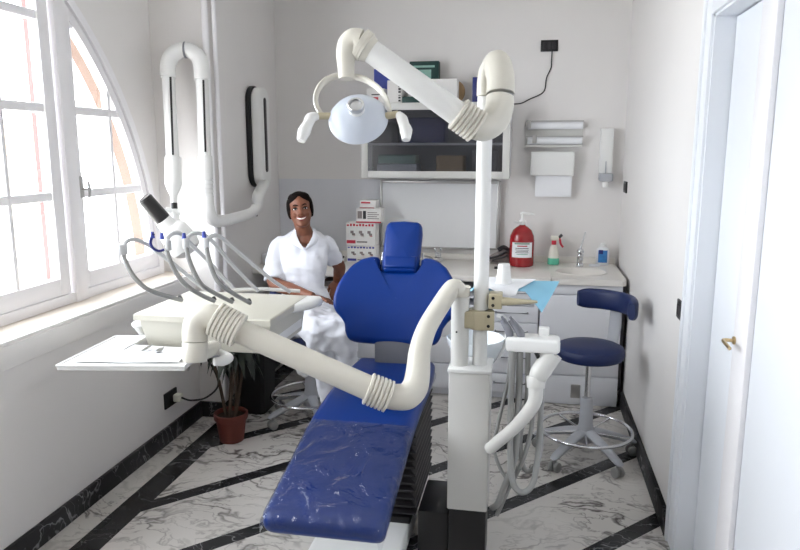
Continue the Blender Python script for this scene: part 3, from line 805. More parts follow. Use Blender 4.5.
stack_box('white glove box with red lettering and pictograms, on the blue lettered one', xs[0] - .005, xs[1] - .004, (-1.2323, 4.9400, 0.9997)[2], (-1.2305, 4.9400, 1.1695)[2], GY, 1)
stack_box('flat white box with a black square mark, second from the top of the stack', (-1.2598, 4.9400, 1.2650)[0], (-1.0714, 4.9400, 1.2680)[0], (-1.2305, 4.9400, 1.1710)[2], (-1.2294, 4.9400, 1.2765)[2], GY, 3)
stack_box('small white box with red print, topmost of the stack left of the whiteboard', (-1.2333, 4.9400, 1.2654)[0], (-1.1126, 4.9400, 1.2673)[0], (-1.2293, 4.9400, 1.2780)[2], (-1.2287, 4.9400, 1.3352)[2], GY + .01, 4)
t = thing('tray', 'low white tray with a dark wire on the worktop beside the glove boxes', 'tray', (-1.36, 4.9, ZT))
MB().box(-1.50, -1.36, 4.8, 5.0, ZT, ZT + .04, .008, 2).build('tray_body', M['white'], t)
MB().tube([(-1.36, 4.79, ZT + .012), (-1.345, 4.80, ZT + .02), (-1.325, 4.82, ZT + .065)], .005, 8, smooth=4).build('wire', M['kprint'], t)
o = MB().box(-1.93, -1.72, 4.75, 5.1, ZT, ZT + .075, .01, 2).build('storage_box', M['cabinet']); tag(o, 'pale box on the worktop in the left corner behind the woman', 'box')

# ------------------------------------------------------------------ dental chair
CX = -.642
t = thing('dental_chair', 'blue vinyl dental chair with a clear film over its leg rest', 'dental chair', (CX, 2.75, 0))
def interp(tab, x):
    for (a, va), (b, vb) in zip(tab, tab[1:]):
        if x <= b: 
            s = (x - a) / (b - a); s = max(0, s)
            return va + (vb - va) * s
    return tab[-1][1]
def smooth_tab(tab, y, w=.06):
    return sum(interp(tab, y + w * (k - 3) / 3) for k in range(7)) / 7
ztop = [(1.9, .482), (2.0, .502), (2.19, .545), (2.4, .592), (2.58, .634), (2.78, .652), (3.1, .655), (3.4, .655)]
wid = [(1.9, .212), (2.3, .212), (2.6, .214), (3.0, .216), (3.2, .208), (3.4, .19)]
def cushion(y, dz=0.0, grow=0.0, thick=.085):
    """ring round the cushion at depth y"""
    zt = smooth_tab(ztop, y) + dz; hw = interp(wid, y) + grow; r = .032
    pts = []
    for cx_, cz_, a0 in ((hw - r, zt - r, 0), (-hw + r, zt - r, 90), (-hw + r, zt - thick + r, 180), (hw - r, zt - thick + r, 270)):
        for k in range(6):
            a = math.radians(a0 + 90 * k / 5)
            pts.append(V((CX + cx_ + r * math.cos(a), y, cz_ + r * math.sin(a))))
    return pts
def shrink(ring, s, dy):
    c = sum(ring, V((0, 0, 0))) / len(ring)
    out = []
    for p in ring:
        d = p - c
        m = max(0, 1 - s / max(.001, abs(d.x))) if abs(d.x) > s else 1
        out.append(V((c.x + d.x - math.copysign(min(abs(d.x), s), d.x), p.y + dy, c.z + d.z * (1 - s / .045 if s < .045 else .05))))
    return out
ys = [2.03 + i * .0245 for i in range(53)]
rings = []
first, last = cushion(ys[0]), cushion(ys[-1])
for s, dy in ((.040, -.034), (.030, -.031), (.018, -.024), (.008, -.013)): rings.append(shrink(first, s, dy))
rings += [cushion(y) for y in ys]
for s, dy in ((.008, .012), (.018, .022), (.030, .028), (.040, .03)): rings.append(shrink(last, s, dy))
MB().rings(rings).build('seat_cushion', M['blue'], t, 50)
# clear film
film = []
r0 = cushion(2.03, .0035, .0035)
for yy, dz_, sx_ in ((1.9945, .052, .90), (1.9905, .034, .95), (1.9915, .020, .975)):
    rr_ = [V((CX + (p.x - CX) * sx_, yy, p.z - dz_)) for p in r0]
    film.append([rr_[-2], rr_[-1]] + rr_[:12] + [rr_[12], rr_[13]])
for y in [2.00 + i * .02 for i in range(28)]:
    ring = cushion(max(y, 2.03), .0035, .0035)
    if y < 2.03: ring = [V((CX + (p.x - CX) * .985, y, p.z - .006)) for p in ring]
    film.append([ring[-2], ring[-1]] + ring[:12] + [ring[12], ring[13]])
MB().rings(film, False, closed=False).build('plastic_cover', M['film'], t, 60, label='clear wrinkled plastic film over the leg rest')
# backrest
outl = [(0, .004), (.19, .004), (.222, .014), (.24, .045), (.25, .095), (.272, .125), (.302, .15), (.317, .185), (.318, .23), (.308, .285), (.285, .345), (.248, .405), (.20, .448), (.15, .466), (.122, .466), (.108, .456), (.105, .40), (.095, .388), (0, .386)]
tilt = math.radians(30)
BT = frame_to((-.650, 3.255, .74), (0, -math.cos(tilt), math.sin(tilt)), (1, 0, 0))
# local: x across, y up the back, z out of the padding
def back_pt(u, v, n):
    return BT @ V((u, -v if False else v, n))
def resample(o, n):
    o = [V((a, b)) for a, b in o]; L = [0]
    for a, b in zip(o, o[1:]): L.append(L[-1] + (b - a).length)
    res = []
    for i in range(n):
        s = L[-1] * i / (n - 1); j = 0
        while j < len(o) - 2 and L[j + 1] < s: j += 1
        res.append(o[j].lerp(o[j + 1], (s - L[j]) / (L[j + 1] - L[j])))
    return res
half = resample(outl, 56)
full = half + [V((-p.x, p.y)) for p in half[-2:0:-1]]
def pillow(full, TM, thick, bulge, curve, edge=.028, cen=(0, .22), levels=14):
    """padded panel: rounded rim, gently domed front, flat back"""
    def layer(sc, n, ins):
        r = []
        m = len(full)
        for i, p in enumerate(full):
            a, b = full[i - 1], full[(i + 1) % m]
            tn = (b - a); nn = V((tn.y, -tn.x)); nn.normalize()
            q = p - nn * ins
            q = V(cen) + (q - V(cen)) * sc
            r.append(TM @ V((q.x, q.y, n + curve * (q.x / .32) ** 2)))
        return r
    R = []
    for k in range(6):
        a = PI / 2 * k / 5
        R.append(layer(1, -thick / 2 * (math.cos(a)) , edge * (1 - math.sin(a))))
    for k in range(1, 6):
        a = PI / 2 * k / 5
        R.append(layer(1, thick / 2 * math.sin(a), edge * (1 - math.cos(a))))
    for k in range(1, levels):
        s = 1 - k / levels
        R.append(layer(s, thick / 2 + bulge * (1 - s * s), edge))
    return MB().rings(R)
pillow(full, BT, .065, .016, .055).build('backrest', M['blue'], t, 55)
# headrest
hp = [(.0, .375), (.075, .375), (.092, .385), (.097, .42), (.100, .60), (.094, .645), (.08, .662), (0, .668)]
HT = BT @ Matrix.Translation((.004, 0, .012))
hh = resample(hp, 26)
hfull = hh + [V((-p.x, p.y)) for p in hh[-2:0:-1]]
pillow(hfull, HT, .07, .012, .0, .022, (0, .52), 10).build('headrest', M['blue'], t, 55)
mb = MB().prism([(-.083, .395), (.083, .395), (.086, .43), (.084, .462), (-.084, .462), (-.086, .43)], .008, .046, HT, .014, 3)
mb.build('headrest_lip', M['blue'], t)
mb = MB()
for s in (-1, 1): mb.tube([HT @ V((s * .107, .38, -.02)), HT @ V((s * .107, .50, -.02))], .0045, 8)
mb.tube([HT @ V((0, .30, -.055)), HT @ V((0, .60, -.06))], .022, 12)
mb.build('headrest_bracket', M['chrome'], t)
# back carrier and hinge
MB().prism([(-.20, .03), (.20, .03), (.24, .22), (.12, .42), (-.12, .42), (-.24, .22)], -.075, -.03, BT, .012).build('back_shell', M['offwhite'], t)
MB().box(CX - .10, CX + .09, 3.24, 3.36, .56, .79, .015).build('hinge_block', M['grey'], t)
MB().box(CX - .20, CX + .20, 3.05, 3.36, .545, .585, .012).build('seat_frame', M['lgrey'], t)
# base
mb = MB(); rings = []
x0, x1, y0, y1 = CX - .16, -.455, 2.77, 3.28
N = 13
for k in range(N):
    za, zb = .10 + .47 * k / N, .10 + .47 * (k + 1) / N
    for z, g in ((za + .003, -.022), (za + (zb - za) * .45, .004), (za + (zb - za) * .62, .004), (zb - .003, -.022)):
        rings.append([V((x1 + g, y1 + g, z)), V((x0 - g, y1 + g, z)), V((x0 - g, y0 - g, z)), V((x1 + g, y0 - g, z))])
mb.rings(rings).build('bellows', M['rubber'], t, 20)
MB().box(CX - .22, -.47, 2.25, 3.32, .006, .075, .02, 4).build('base_plate', M['white'], t)
MB().box(CX - .18, -.475, 2.76, 3.29, .07, .105, .008).build('base_collar', M['black'], t)

# ------------------------------------------------------------------ dental unit column
ux, uy = -.215, 2.72
t = thing('dental_unit', 'white dental unit column with a tall pole on a black base', 'dental unit', (ux, uy, 0))
MB().box(-.298, -.134, 2.632, 2.81, .235, .832, .006).build('column_box', M['offwhite'], t)
MB().box(-.303, -.129, 2.627, 2.815, .826, .842, .005).build('top_cap', M['white'], t)
MB().box(-.292, -.138, 2.64, 2.80, .004, .236, .004).build('base', M['black'], t)
MB().box(-.425, -.293, 2.66, 2.95, .004, .20, .006).build('link_box', M['black'], t)
PX, PY = -.181, 2.715
MB().cyl((PX, PY, .84), (PX, PY, 1.90), .0295, n=28).build('pole', M['white'], t)
SX, SY = -.262, 2.70
MB().cyl((SX, SY, .84), (SX, SY, 1.125), .036, n=28).build('support_post', M['offwhite'], t)
MB().cyl((SX - .01, SY - .0365, .985), (SX - .01, SY - .034, .985), .004, n=8).build('screw', M['black'], t)
def clamp(z0, z1, x1, name):
    c = MB().lathe([(.034, z0), (.047, z0), (.050, z0 + .004), (.050, z1 - .004), (.047, z1), (.034, z1)], Matrix.Translation((PX, PY, 0)), 30)
    c.box(PX + .01, x1, PY - .046, PY - .012, z0, z1, .004)
    o = c.build(name, M['beige'], t, label='beige plastic clamp')
    for z in (z0 + (z1 - z0) * .24, z0 + (z1 - z0) * .76): MB().cyl((x1 - .022, PY - .0475, z), (x1 - .022, PY - .044, z), .0065, n=12).build('bolt', M['black'], o)
clamp(.995, 1.072, PX + .056, 'clamp')
MB().box(PX - .066, PX - .02, PY - .045, PY + .012, .999, 1.068, .006).build('clamp_bridge', M['beige'], t)

# bracket table with its arm
t = thing('bracket_table', 'small table on a beige arm clamped to the pole, under paper sheets', 'table', (-.05, 2.80, 1.08))
c = MB().box(PX + .032, PX + .085, PY - .044, PY + .03, 1.083, 1.142, .004)
c.build('clamp', M['beige'], t)
for z in (1.098, 1.127): MB().cyl((PX + .050, PY - .0455, z), (PX + .050, PY - .042, z), .0065, n=12).build('bolt', M['black'], t)
MB().tube([(PX + .08, PY - .026, 1.113), (PX + .13, PY - .02, 1.112), (PX + .22, PY + .01, 1.108)], [.026, .019, .008], 14, flat=.7).build('arm', M['beige'], t)
MB().box(-.215, -.04, 2.785, 3.015, 1.122, 1.136, .005).build('table_top', M['white'], t)
MB().box(-.08, .03, 2.72, 2.80, 1.086, 1.096, .004).build('lower_rail', M['lgrey'], t)
# paper sheets
def sheet(corners, name, mat, label, cat, sag, n=14, th=.0016, seed=0):
    a, b, c, d = [V(p) for p in corners]
    top = []; rows = []
    for i in range(n + 1):
        r = []
        for j in range(n + 1):
            u, v = i / n, j / n
            p = a.lerp(b, u).lerp(d.lerp(c, u), v)
            p.z += sag(u, v) + .0015 * math.sin(9 * u + 5 * v + seed)
            r.append(p)
        rows.append(r)
    vs = [p for r in rows for p in r]; m = len(vs)
    vs += [p - V((0, 0, th)) for p in vs]
    fs = []; w = n + 1
    for i in range(n):
        for j in range(n):
            q = (i * w + j, (i + 1) * w + j, (i + 1) * w + j + 1, i * w + j + 1)
            fs.append(q); fs.append(tuple(x + m for x in q[::-1]))
    edge = [i * w for i in range(n)] + [n * w + j for j in range(n)] + [i * w + n for i in range(n, 0, -1)] + [j for j in range(n, 0, -1)]
    for k in range(len(edge)):
        x, y = edge[k], edge[(k + 1) % len(edge)]
        fs.append((x, y, y + m, x + m))
    o = MB().add(vs, fs).build(name, M[mat], None, 60)
    return tag(o, label, cat)
sheet(((-.255, 2.765, 1.1415), (.06, 2.765, 1.1415), (.135, 3.00, 1.1415), (-.225, 3.03, 1.1415)), 'paper_sheet', 'bluepaper', 'light blue paper sheet draped over the right edge of the bracket table', 'paper',
      lambda u, v: -.085 * max(0, u - .78) / .22 * (1 - v) - .03 * max(0, .12 - u) / .12)
sheet(((-.21, 2.770, 1.151), (-.045, 2.735, 1.151), (.035, 2.98, 1.151), (-.22, 3.00, 1.151)), 'napkin', 'paper', 'white paper napkin under the cup on the bracket table', 'paper',
      lambda u, v: -.03 * max(0, 1 - v / .12) * max(0, 1 - abs(u - .85) / .5))
t = thing('plastic_cup', 'white plastic cup standing upside down on the paper napkin', 'cup', (-.098, 2.86, 1.149))
MB().lathe([(.03, 0), (.0345, 0), (.0345, .004), (.032, .006), (.0245, .078), (.0225, .082), (.005, .082)], Matrix.Translation((-.098, 2.86, 1.1535)), 26).build('cup_body', M['white'], t)

# cuspidor
bx_, by_ = -.215, 2.935
t = thing('cuspidor_bowl', 'pale blue glass spittoon bowl behind the unit column', 'bowl', (bx_, by_, .74))
MB().lathe([(.02, .735), (.05, .745), (.095, .80), (.122, .865), (.128, .892), (.124, .894), (.116, .868), (.09, .81), (.045, .765), (.01, .76)], Matrix.Translation((bx_, by_, 0)), 36).build('bowl', M['bowl'], t)
MB().cyl((bx_, by_, .20), (bx_, by_, .737), .05, n=20).build('pedestal', M['white'], t)
MB().tube([(bx_ + .10, by_ + .03, .80), (bx_ + .135, by_ + .0, .90), (bx_ + .125, by_ - .02, .985), (bx_ + .09, by_ - .02, 1.0)], .010, 12, smooth=5).build('rinse_spout', M['white'], t)

# ------------------------------------------------------------------ suction holder
t = thing('suction_arm', 'white suction holder arm with grey hoses looping to the floor', 'suction arm', (0, 2.68, .4))
E0 = V((-0.1269, 2.5990, 0.5296)); pth = [E0, (-0.0856, 2.5702, 0.5834), (-0.0291, 2.5420, 0.6532), (0.0214, 2.5240, 0.7286), (0.0421, 2.5209, 0.7748), (0.0440, 2.5260, 0.8283)]
MB().tube([V(p) for p in pth], [.024, .024, .024, .026, .027, .028], 18, smooth=6).build('lower_arm', M['offwhite'], t)
MB().cyl((0.0442, 2.5247, 0.8209), (0.0427, 2.5326, 0.8653), .034, .036, n=22, bev=.004).build('joint', M['offwhite'], t)
MB().tube([(0.0468, 2.5313, 0.8542), (0.0603, 2.5295, 0.8869), (0.1018, 2.5397, 0.9560)], [.032, .038, .038], 16, smooth=4).build('upper_arm', M['offwhite'], t)
a, b = V((-0.0722, 2.5425, 0.9807)), V((0.1257, 2.5411, 0.9954))
ex = (b - a).normalized(); TS = frame_to((a + b) / 2, (0, 0, 1), ex)
L = (b - a).length / 2
hs = MB().prism([(-L, -.035), (-L * .6, -.045), (L * .9, -.045), (L, -.03), (L, .04), (L * .8, .06), (-L * .7, .06), (-L, .045)], -.026, .026, TS, .012, 3).build('holder_head', M['white'], t)
MB().box(.02, .06, .02, .055, .02, .055, .004, T=TS).build('holder_rest', M['white'], hs)
for k, (u0, u1) in enumerate(((-.085, -.115), (-.045, -.085))):
    nz = MB().tube([TS @ V((u0, .0, .01)), TS @ V((u0 - .004, .0, .04)), TS @ V((u1, .01, .085))], [.014, .016, .011], 14, smooth=4)
    nz.tube([TS @ V((u0 - .012, .0, .05)), TS @ V((u1 - .002, -.004, .10))], [.006, .005], 8)
    nz.build('suction_handpiece', M['grey'], t)
hz = [
    ([(-0.0534, 2.5665, 0.9513), (-0.0628, 2.6268, 0.8111), (-0.0931, 2.6119, 0.6488), (-0.1098, 2.6085, 0.5353), (-0.0838, 2.6077, 0.4484), (-0.0428, 2.5972, 0.4058), (-0.0172, 2.6122, 0.4608)], .0075),
    ([(-0.0458, 2.5581, 0.9542), (-0.0483, 2.5959, 0.7410), (-0.0470, 2.5679, 0.5875), (-0.0345, 2.5434, 0.4418), (-0.0020, 2.5396, 0.3881), (0.0432, 2.5625, 0.4101), (0.0629, 2.6066, 0.5169), (0.0681, 2.6759, 0.7196), (0.0588, 2.5764, 0.9467)], .012),
    ([(-0.0196, 2.5624, 0.9504), (-0.0190, 2.6085, 0.7793), (-0.0216, 2.5893, 0.6219), (-0.0292, 2.5842, 0.4898), (-0.0622, 2.6089, 0.3767), (-0.0887, 2.6284, 0.2854), (-0.1132, 2.6483, 0.2501)], .013),
    ([(0.0101, 2.5687, 0.9542), (0.0131, 2.6268, 0.7338), (-0.0088, 2.6134, 0.5710), (0.0104, 2.6064, 0.4574), (0.0494, 2.6138, 0.4574), (0.0740, 2.6445, 0.5431), (0.0647, 2.6947, 0.7125), (0.0737, 2.5792, 0.9467)], .010),
    ([(0.0392, 2.6159, 0.7602), (0.0324, 2.6091, 0.6179), (0.0018, 2.5996, 0.4853), (-0.0500, 2.6264, 0.3472), (-0.0924, 2.6564, 0.2165)], .009),
]
for p, r in hz: MB().tube([V(x) for x in p], r, 12, smooth=6).build('hose', M['hose'], t)
MB().tube([(0.0395, 2.5287, 0.9597), (0.0474, 2.5268, 0.9413), (0.0730, 2.5316, 0.9413)], .008, 8).build('hook', M['black'], t)

# ------------------------------------------------------------------ operating lamp
t = thing('operating_lamp', 'cream operating lamp on a jointed arm at the top of the pole', 'lamp', (PX, PY, 1.90))
q = [V((-0.1832, 2.7171, 1.7605)), V((-0.1877, 2.7476, 1.8745)), V((-0.1862, 2.7605, 1.9428)), V((-0.1723, 2.7630, 1.9985)), V((-0.1387, 2.6897, 2.0152)), V((-0.1227, 2.6517, 1.9608)), V((-0.1203, 2.6309, 1.9020))]
MB().tube([(PX, PY, 1.902), (PX, PY, 1.935), (PX + .003, PY - .004, 1.965), V((-0.1692, 2.7116, 1.9966)), V((-0.1423, 2.6890, 2.0152))], [.033, .033, .034, .036, .038], 22, smooth=5).build('pole_elbow', M['cream'], t)
MB().tube([q[3], q[4], q[5], q[6]], [.038, .051, .0515, .0515], 26, smooth=6).ell(V((-0.1319, 2.6764, 1.9921)), (.0515, .0515, .057)).build('arm_hood', M['cream'], t)
MB().tube([(-0.1219, 2.6296, 1.8966), (-0.1217, 2.6287, 1.8912)], .049, 26).build('joint_ring', M['grey'], t)
MB().tube([V((-0.1216, 2.6280, 1.8876)), V((-0.1233, 2.6093, 1.8437)), V((-0.1388, 2.5783, 1.8034)), V((-0.1723, 2.5472, 1.7813)), V((-0.2069, 2.5309, 1.7845))], [.0515, .0515, .0515, .0505, .048], 26, smooth=6).build('elbow', M['cream'], t)
A, B = V((-0.1930, 2.5375, 1.7776)), V((-0.2671, 2.5176, 1.8298))
MB().ribbed(A, B, .061, 6, .007).build('bellows', M['cream'], t)
P1, P2 = V((-0.2568, 2.5231, 1.8213)), V((-0.5769, 2.4582, 2.0486))
MB().tube([P1, P2], [.045, .041], 28).build('arm_tube', M['white'], t)
d = (P2 - P1).normalized()
MB().tube([P2 - d * .015, P2 + d * .012, P2 + d * .03], [.044, .0535, .0555], 26).ribbed(P2 + d * .005, P2 + d * .038, .0555, 3, .005).build('end_sleeve', M['cream'], t)
MB().tube([V((-0.6052, 2.4564, 2.0675)), V((-0.6260, 2.4535, 2.0727)), V((-0.6428, 2.4478, 2.0589)), V((-0.6505, 2.4412, 2.0313)), V((-0.6508, 2.4335, 1.9899)), V((-0.6476, 2.4259, 1.9450))], [.050, .047, .042, .036, .030, .028], 24, smooth=6).build('end_elbow', M['cream'], t)
LC = V((-0.5885, 2.3499, 1.8094))
ax = (V((.10, -.80, .54))).normalized()            # the way the reflector faces
LT = frame_to(LC, ax, (1, 0, .03))
Rr = .101
prof = [(.012, .042), (.03, .0405), (.053, .034), (.075, .023), (.092, .008), (Rr, -.006), (Rr + .002, -.010), (Rr - .003, -.009), (.088, .003), (.064, .020), (.03, .034), (.01, .036)]
MB().lathe(prof, LT, 44).build('lamp_shade', M['reflector'], t, label='pale bluish domed lamp shade')
MB().lathe([(.005, .03), (.027, .03), (.027, .058), (.024, .060), (.006, .060)], LT, 26).build('bulb_housing', M['white'], t)
MB().lathe([(.005, .055), (.0275, .055), (.0285, .058), (.0285, .072), (.026, .075), (.020, .075), (.018, .068), (.004, .068)], LT, 26).build('bulb_cap', M['steel'], t, label='metal cap on the back of the lamp')
yk = [V((-0.7224, 2.3582, 1.8227)), V((-0.7405, 2.3611, 1.8568)), V((-0.7416, 2.3789, 1.8985)), V((-0.7214, 2.4107, 1.9381)), V((-0.6835, 2.4315, 1.9564)), V((-0.6385, 2.4400, 1.9564)), V((-0.5803, 2.4379, 1.9416)), V((-0.5243, 2.4106, 1.9045)), V((-0.4950, 2.3882, 1.8656)), V((-0.4815, 2.3729, 1.8245))]
MB().tube(yk, [.013] * 10, 12, smooth=5, flat=.6).cyl((-0.6485, 2.4362, 1.9460), (-0.6496, 2.4418, 1.9772), .024, n=20).build('yoke', M['cream'], t)
for (pa, pb, pc, pd, pe) in (((-0.6852, 2.3535, 1.8154), (-0.7262, 2.3354, 1.8149), (-0.7464, 2.3199, 1.8077), (-0.7586, 2.2777, 1.7598), (-0.7643, 2.2608, 1.7298)), ((-0.4946, 2.3685, 1.8144), (-0.4525, 2.3672, 1.8206), (-0.4367, 2.3567, 1.8034), (-0.4184, 2.3320, 1.7629), (-0.4156, 2.3167, 1.7329))):
    hb = MB().tube([V(pa), V(pb)], [.012, .012], 12).build('pivot', M['beige'], t)
    MB().tube([V(pb), V(pc), V(pc).lerp(V(pd), .5), V(pd), V(pe)], [.012, .019, .018, .022, .014], 14, smooth=4).build('handle', M['white'], t, label='white grip handle')

# ------------------------------------------------------------------ instrument console and its arm
t = thing('instrument_console', 'cream instrument console on a jointed arm reaching across the chair', 'dental console', (-1.36, 2.85, .85))
a0 = [V((-0.2614, 2.6521, 1.1512)), V((-0.2860, 2.6404, 1.1686)), V((-0.3312, 2.5992, 1.1038)), V((-0.3723, 2.5365, 1.0299)), V((-0.3899, 2.4786, 0.9584)), V((-0.3900, 2.4343, 0.8864)), V((-0.3960, 2.4036, 0.8382)), V((-0.4207, 2.3735, 0.8124)), V((-0.4584, 2.3561, 0.8124)), V((-0.4862, 2.3467, 0.8177))]
MB().tube(a0, [.034, .036, .037, .038, .041, .046, .049, .050, .048, .046], 26, smooth=6).build('elbow', M['cream'], t)
MB().tube([(SX, SY, 1.127), (SX, SY, 1.165)], [.038, .040], 24).build('post_collar', M['cream'], t)
MB().ribbed(V((-0.4790, 2.3474, 0.8141)), V((-0.5613, 2.3330, 0.8481)), .060, 6, .007).build('bellows', M['cream'], t)
P1, P2 = V((-0.5433, 2.3354, 0.8427)), V((-1.0529, 2.2517, 1.0776))
MB().tube([P1, P2], [.046, .044], 28, flat=1.0).build('arm_tube', M['cream'], t)
MB().ribbed(V((-1.0107, 2.2580, 1.0576)), V((-1.1024, 2.2456, 1.1063)), .064, 7, .006).build('bellows', M['cream'], t)
MB().tube([V((-1.0850, 2.2486, 1.0990)), V((-1.1203, 2.2435, 1.1134)), V((-1.1517, 2.2357, 1.1028)), V((-1.1665, 2.2270, 1.0710)), V((-1.1668, 2.2185, 1.0250))], [.044, .046, .047, .046, .045], 26, smooth=6).build('elbow', M['cream'], t)
MB().cyl((-1.1667, 2.2182, 1.0233), (-1.1643, 2.2053, 0.9508), .0455, .043, n=26, bev=.006).build('pivot', M['cream'], t)
MB().tube([V((-1.1583, 2.2123, 0.9826)), V((-1.1731, 2.3109, 0.9605)), V((-1.1998, 2.4054, 0.9395)), V((-1.2239, 2.4801, 0.9207))], [.030, .030, .030, .030], 16, smooth=4).build('swivel_bracket', M['cream'], t)
# body
x0, x1, y0, y1 = -1.668, -1.05, 2.645, 3.14
rr = []
for z, g in ((.840, -.050), (.847, -.042), (.972, -.016), (.975, -.015)):
    rr.append([V((x0 - g * .8, y0 - g, z)), V((x1 + g * .4, y0 - g, z)), V((x1 + g * .4, y1 + g, z)), V((x0 - g * .8, y1 + g, z))])
MB().rings(rr).build('console_body', M['cream2'], t)
# lid: a rim, rising to a low raised deck
rr = []
for z, g in ((.974, .0), (.975, .004), (.999, .004), (1.004, -.002), (1.005, -.012), (1.013, -.075), (1.016, -.13), (1.017, -.15)):
    gx = g if g > -.02 else g * 1.25
    rr.append([V((x0 - gx, y0 - g, z)), V((x1 + gx, y0 - g, z)), V((x1 + gx, y1 + g * .5, z)), V((x0 - gx, y1 + g * .5, z))])
MB().rings(rr).build('lid', M['cream2'], t, 12)
# slanting side handle at the right
mb = MB().prism([(-1.09, 2.90), (-1.03, 2.95), (-.985, 3.04), (-.965, 3.12), (-.985, 3.165), (-1.09, 3.165)], .962, 1.002, None, .017, 4)
mb.build('side_handle', M['white'], t, label='white rounded side handle')
MB().box(-1.085, -1.062, 2.71, 3.09, .862, .955, .006, T=None).build('side_panel', M['white'], t)
MB().tube([V((-1.2618, 2.7545, 1.1011)), V((-1.1526, 2.8257, 1.0954)), V((-0.9905, 2.8646, 1.0847))], .008, 8).build('rear_rail', M['offwhite'], t)
# black grommets
for p in ((-1.5940, 2.9178, 1.0080), (-1.4229, 2.9169, 1.0080), (-1.3319, 2.9123, 1.0080), (-1.2465, 2.9069, 1.0080)):
    MB().cyl(V(p) - V((0, 0, .004)), V(p) + V((0, -.012, .022)), .011, .009, n=12).build('grommet', M['black'], t)
# hoses: a pale arched whip and a clear-grey supply tube at each station
st = [
    (dict(top=[(-1.5369, 2.3922, 1.3245), (-1.5322, 2.4081, 1.3497), (-1.5151, 2.4434, 1.3554), (-1.4890, 2.5043, 1.3222), (-1.4678, 2.5614, 1.2737), (-1.4443, 2.6186, 1.2236), (-1.4103, 2.6851, 1.1573), (-1.3773, 2.7335, 1.1053)],
          low=[(-1.5368, 2.3916, 1.3207), (-1.5279, 2.3862, 1.2827), (-1.4997, 2.3818, 1.2296), (-1.4619, 2.3905, 1.1822), (-1.4314, 2.4216, 1.1513), (-1.4036, 2.4833, 1.1214), (-1.4142, 2.5886, 1.0861)])),
    (dict(top=[(-1.3771, 2.4446, 1.3331), (-1.3833, 2.4592, 1.3624), (-1.3710, 2.4853, 1.3792), (-1.3588, 2.5172, 1.3718), (-1.3514, 2.5727, 1.3287), (-1.3264, 2.6468, 1.2564), (-1.2978, 2.7202, 1.1766), (-1.2573, 2.7752, 1.0971)],
          low=[(-1.3850, 2.4445, 1.3407), (-1.3759, 2.4385, 1.2987), (-1.3563, 2.4423, 1.2435), (-1.3339, 2.4581, 1.1937), (-1.3125, 2.4863, 1.1569), (-1.2925, 2.5448, 1.1170), (-1.2792, 2.6132, 1.0820)])),
    (dict(top=[(-1.3050, 2.4603, 1.3446), (-1.3066, 2.4736, 1.3624), (-1.2938, 2.4995, 1.3773), (-1.2735, 2.5427, 1.3667), (-1.2519, 2.6001, 1.3193), (-1.2276, 2.6725, 1.2384), (-1.1918, 2.7371, 1.1597), (-1.1582, 2.7931, 1.0928)],
          low=[(-1.3088, 2.4596, 1.3446), (-1.2995, 2.4522, 1.2949), (-1.2793, 2.4547, 1.2320), (-1.2602, 2.4698, 1.1821), (-1.2467, 2.5080, 1.1510), (-1.2247, 2.5575, 1.1170), (-1.2054, 2.6263, 1.0779)])),
    (dict(top=[(-1.2285, 2.4740, 1.3407), (-1.2299, 2.4873, 1.3586), (-1.2163, 2.5126, 1.3696), (-1.2026, 2.5538, 1.3549), (-1.1712, 2.6116, 1.2993), (-1.1241, 2.6889, 1.2219), (-1.0777, 2.7570, 1.1513), (-1.0204, 2.8182, 1.0884)],
          low=[(-1.2324, 2.4739, 1.3446), (-1.2231, 2.4665, 1.2949), (-1.2065, 2.4684, 1.2320), (-1.1909, 2.4836, 1.1860), (-1.1723, 2.5220, 1.1510), (-1.1488, 2.5711, 1.1130), (-1.1317, 2.6395, 1.0738)])),
]
hold = [(-1.5407, 2.3915, 1.3245), (-1.3772, 2.4453, 1.3369), (-1.3088, 2.4596, 1.3446), (-1.2324, 2.4739, 1.3446)]
for k, s in enumerate(st):
    MB().tube([V(p) for p in s['top']], .0085, 10, smooth=5).build('whip_arm', M['hoset'], t)
    MB().tube([V(p) for p in s['low']], .009, 12, smooth=6).build('hose', M['hose'], t, label='grey supply hose')
    h = V(hold[k])
    MB().cyl(h + V((0, 0, -.022)), h + V((0, 0, .018)), .013 if k else .02, n=14, bev=.003).build('holder', M['hoset'], t)
for p in ((-1.3173, 2.4629, 1.3713), (-1.2412, 2.4783, 1.3771), (-1.4377, 2.4409, 1.3751), (-1.4013, 2.4471, 1.3713)):
    v = V(p); MB().cyl(v + V((0, 0, -.012)), v + V((0, 0, .012)), .009, .006, n=10).build('connector', M['bookblue'], t, label='small blue hose connector')
MB().tube([V((-1.4360, 2.4423, 1.3809)), V((-1.4444, 2.4347, 1.3484)), V((-1.4341, 2.4325, 1.3255)), V((-1.4161, 2.4438, 1.3126)), V((-1.3947, 2.4593, 1.3188))], [.008, .006, .005, .005, .005], 8, smooth=5).build('hook', M['booknavy'], t, label='dark curled hose hook')
MB().tube([V((-1.66, 2.70, .955)), V((-1.69, 2.69, .94)), V((-1.68, 2.72, .895))], [.02, .022, .016], 10).build('side_knob', M['white'], t)
MB().tube([V((-1.2059, 2.4428, 0.9242)), V((-1.1495, 2.4113, 0.9203)), V((-1.1131, 2.3762, 0.9169)), V((-1.1217, 2.3334, 0.9177)), V((-1.1424, 2.3092, 0.9200))], [.012, .013, .018, .02, .015], 12, smooth=3).build('brake_lever', M['white'], t)
MB().box(-1.47, -1.40, 2.875, 2.96, .745, .842, .006).build('underside_box', M['lgrey'], t)
MB().box(-1.47, -1.40, 2.60, 2.90, .800, .8305, .004).build('tray_arm', M['lgrey'], t)

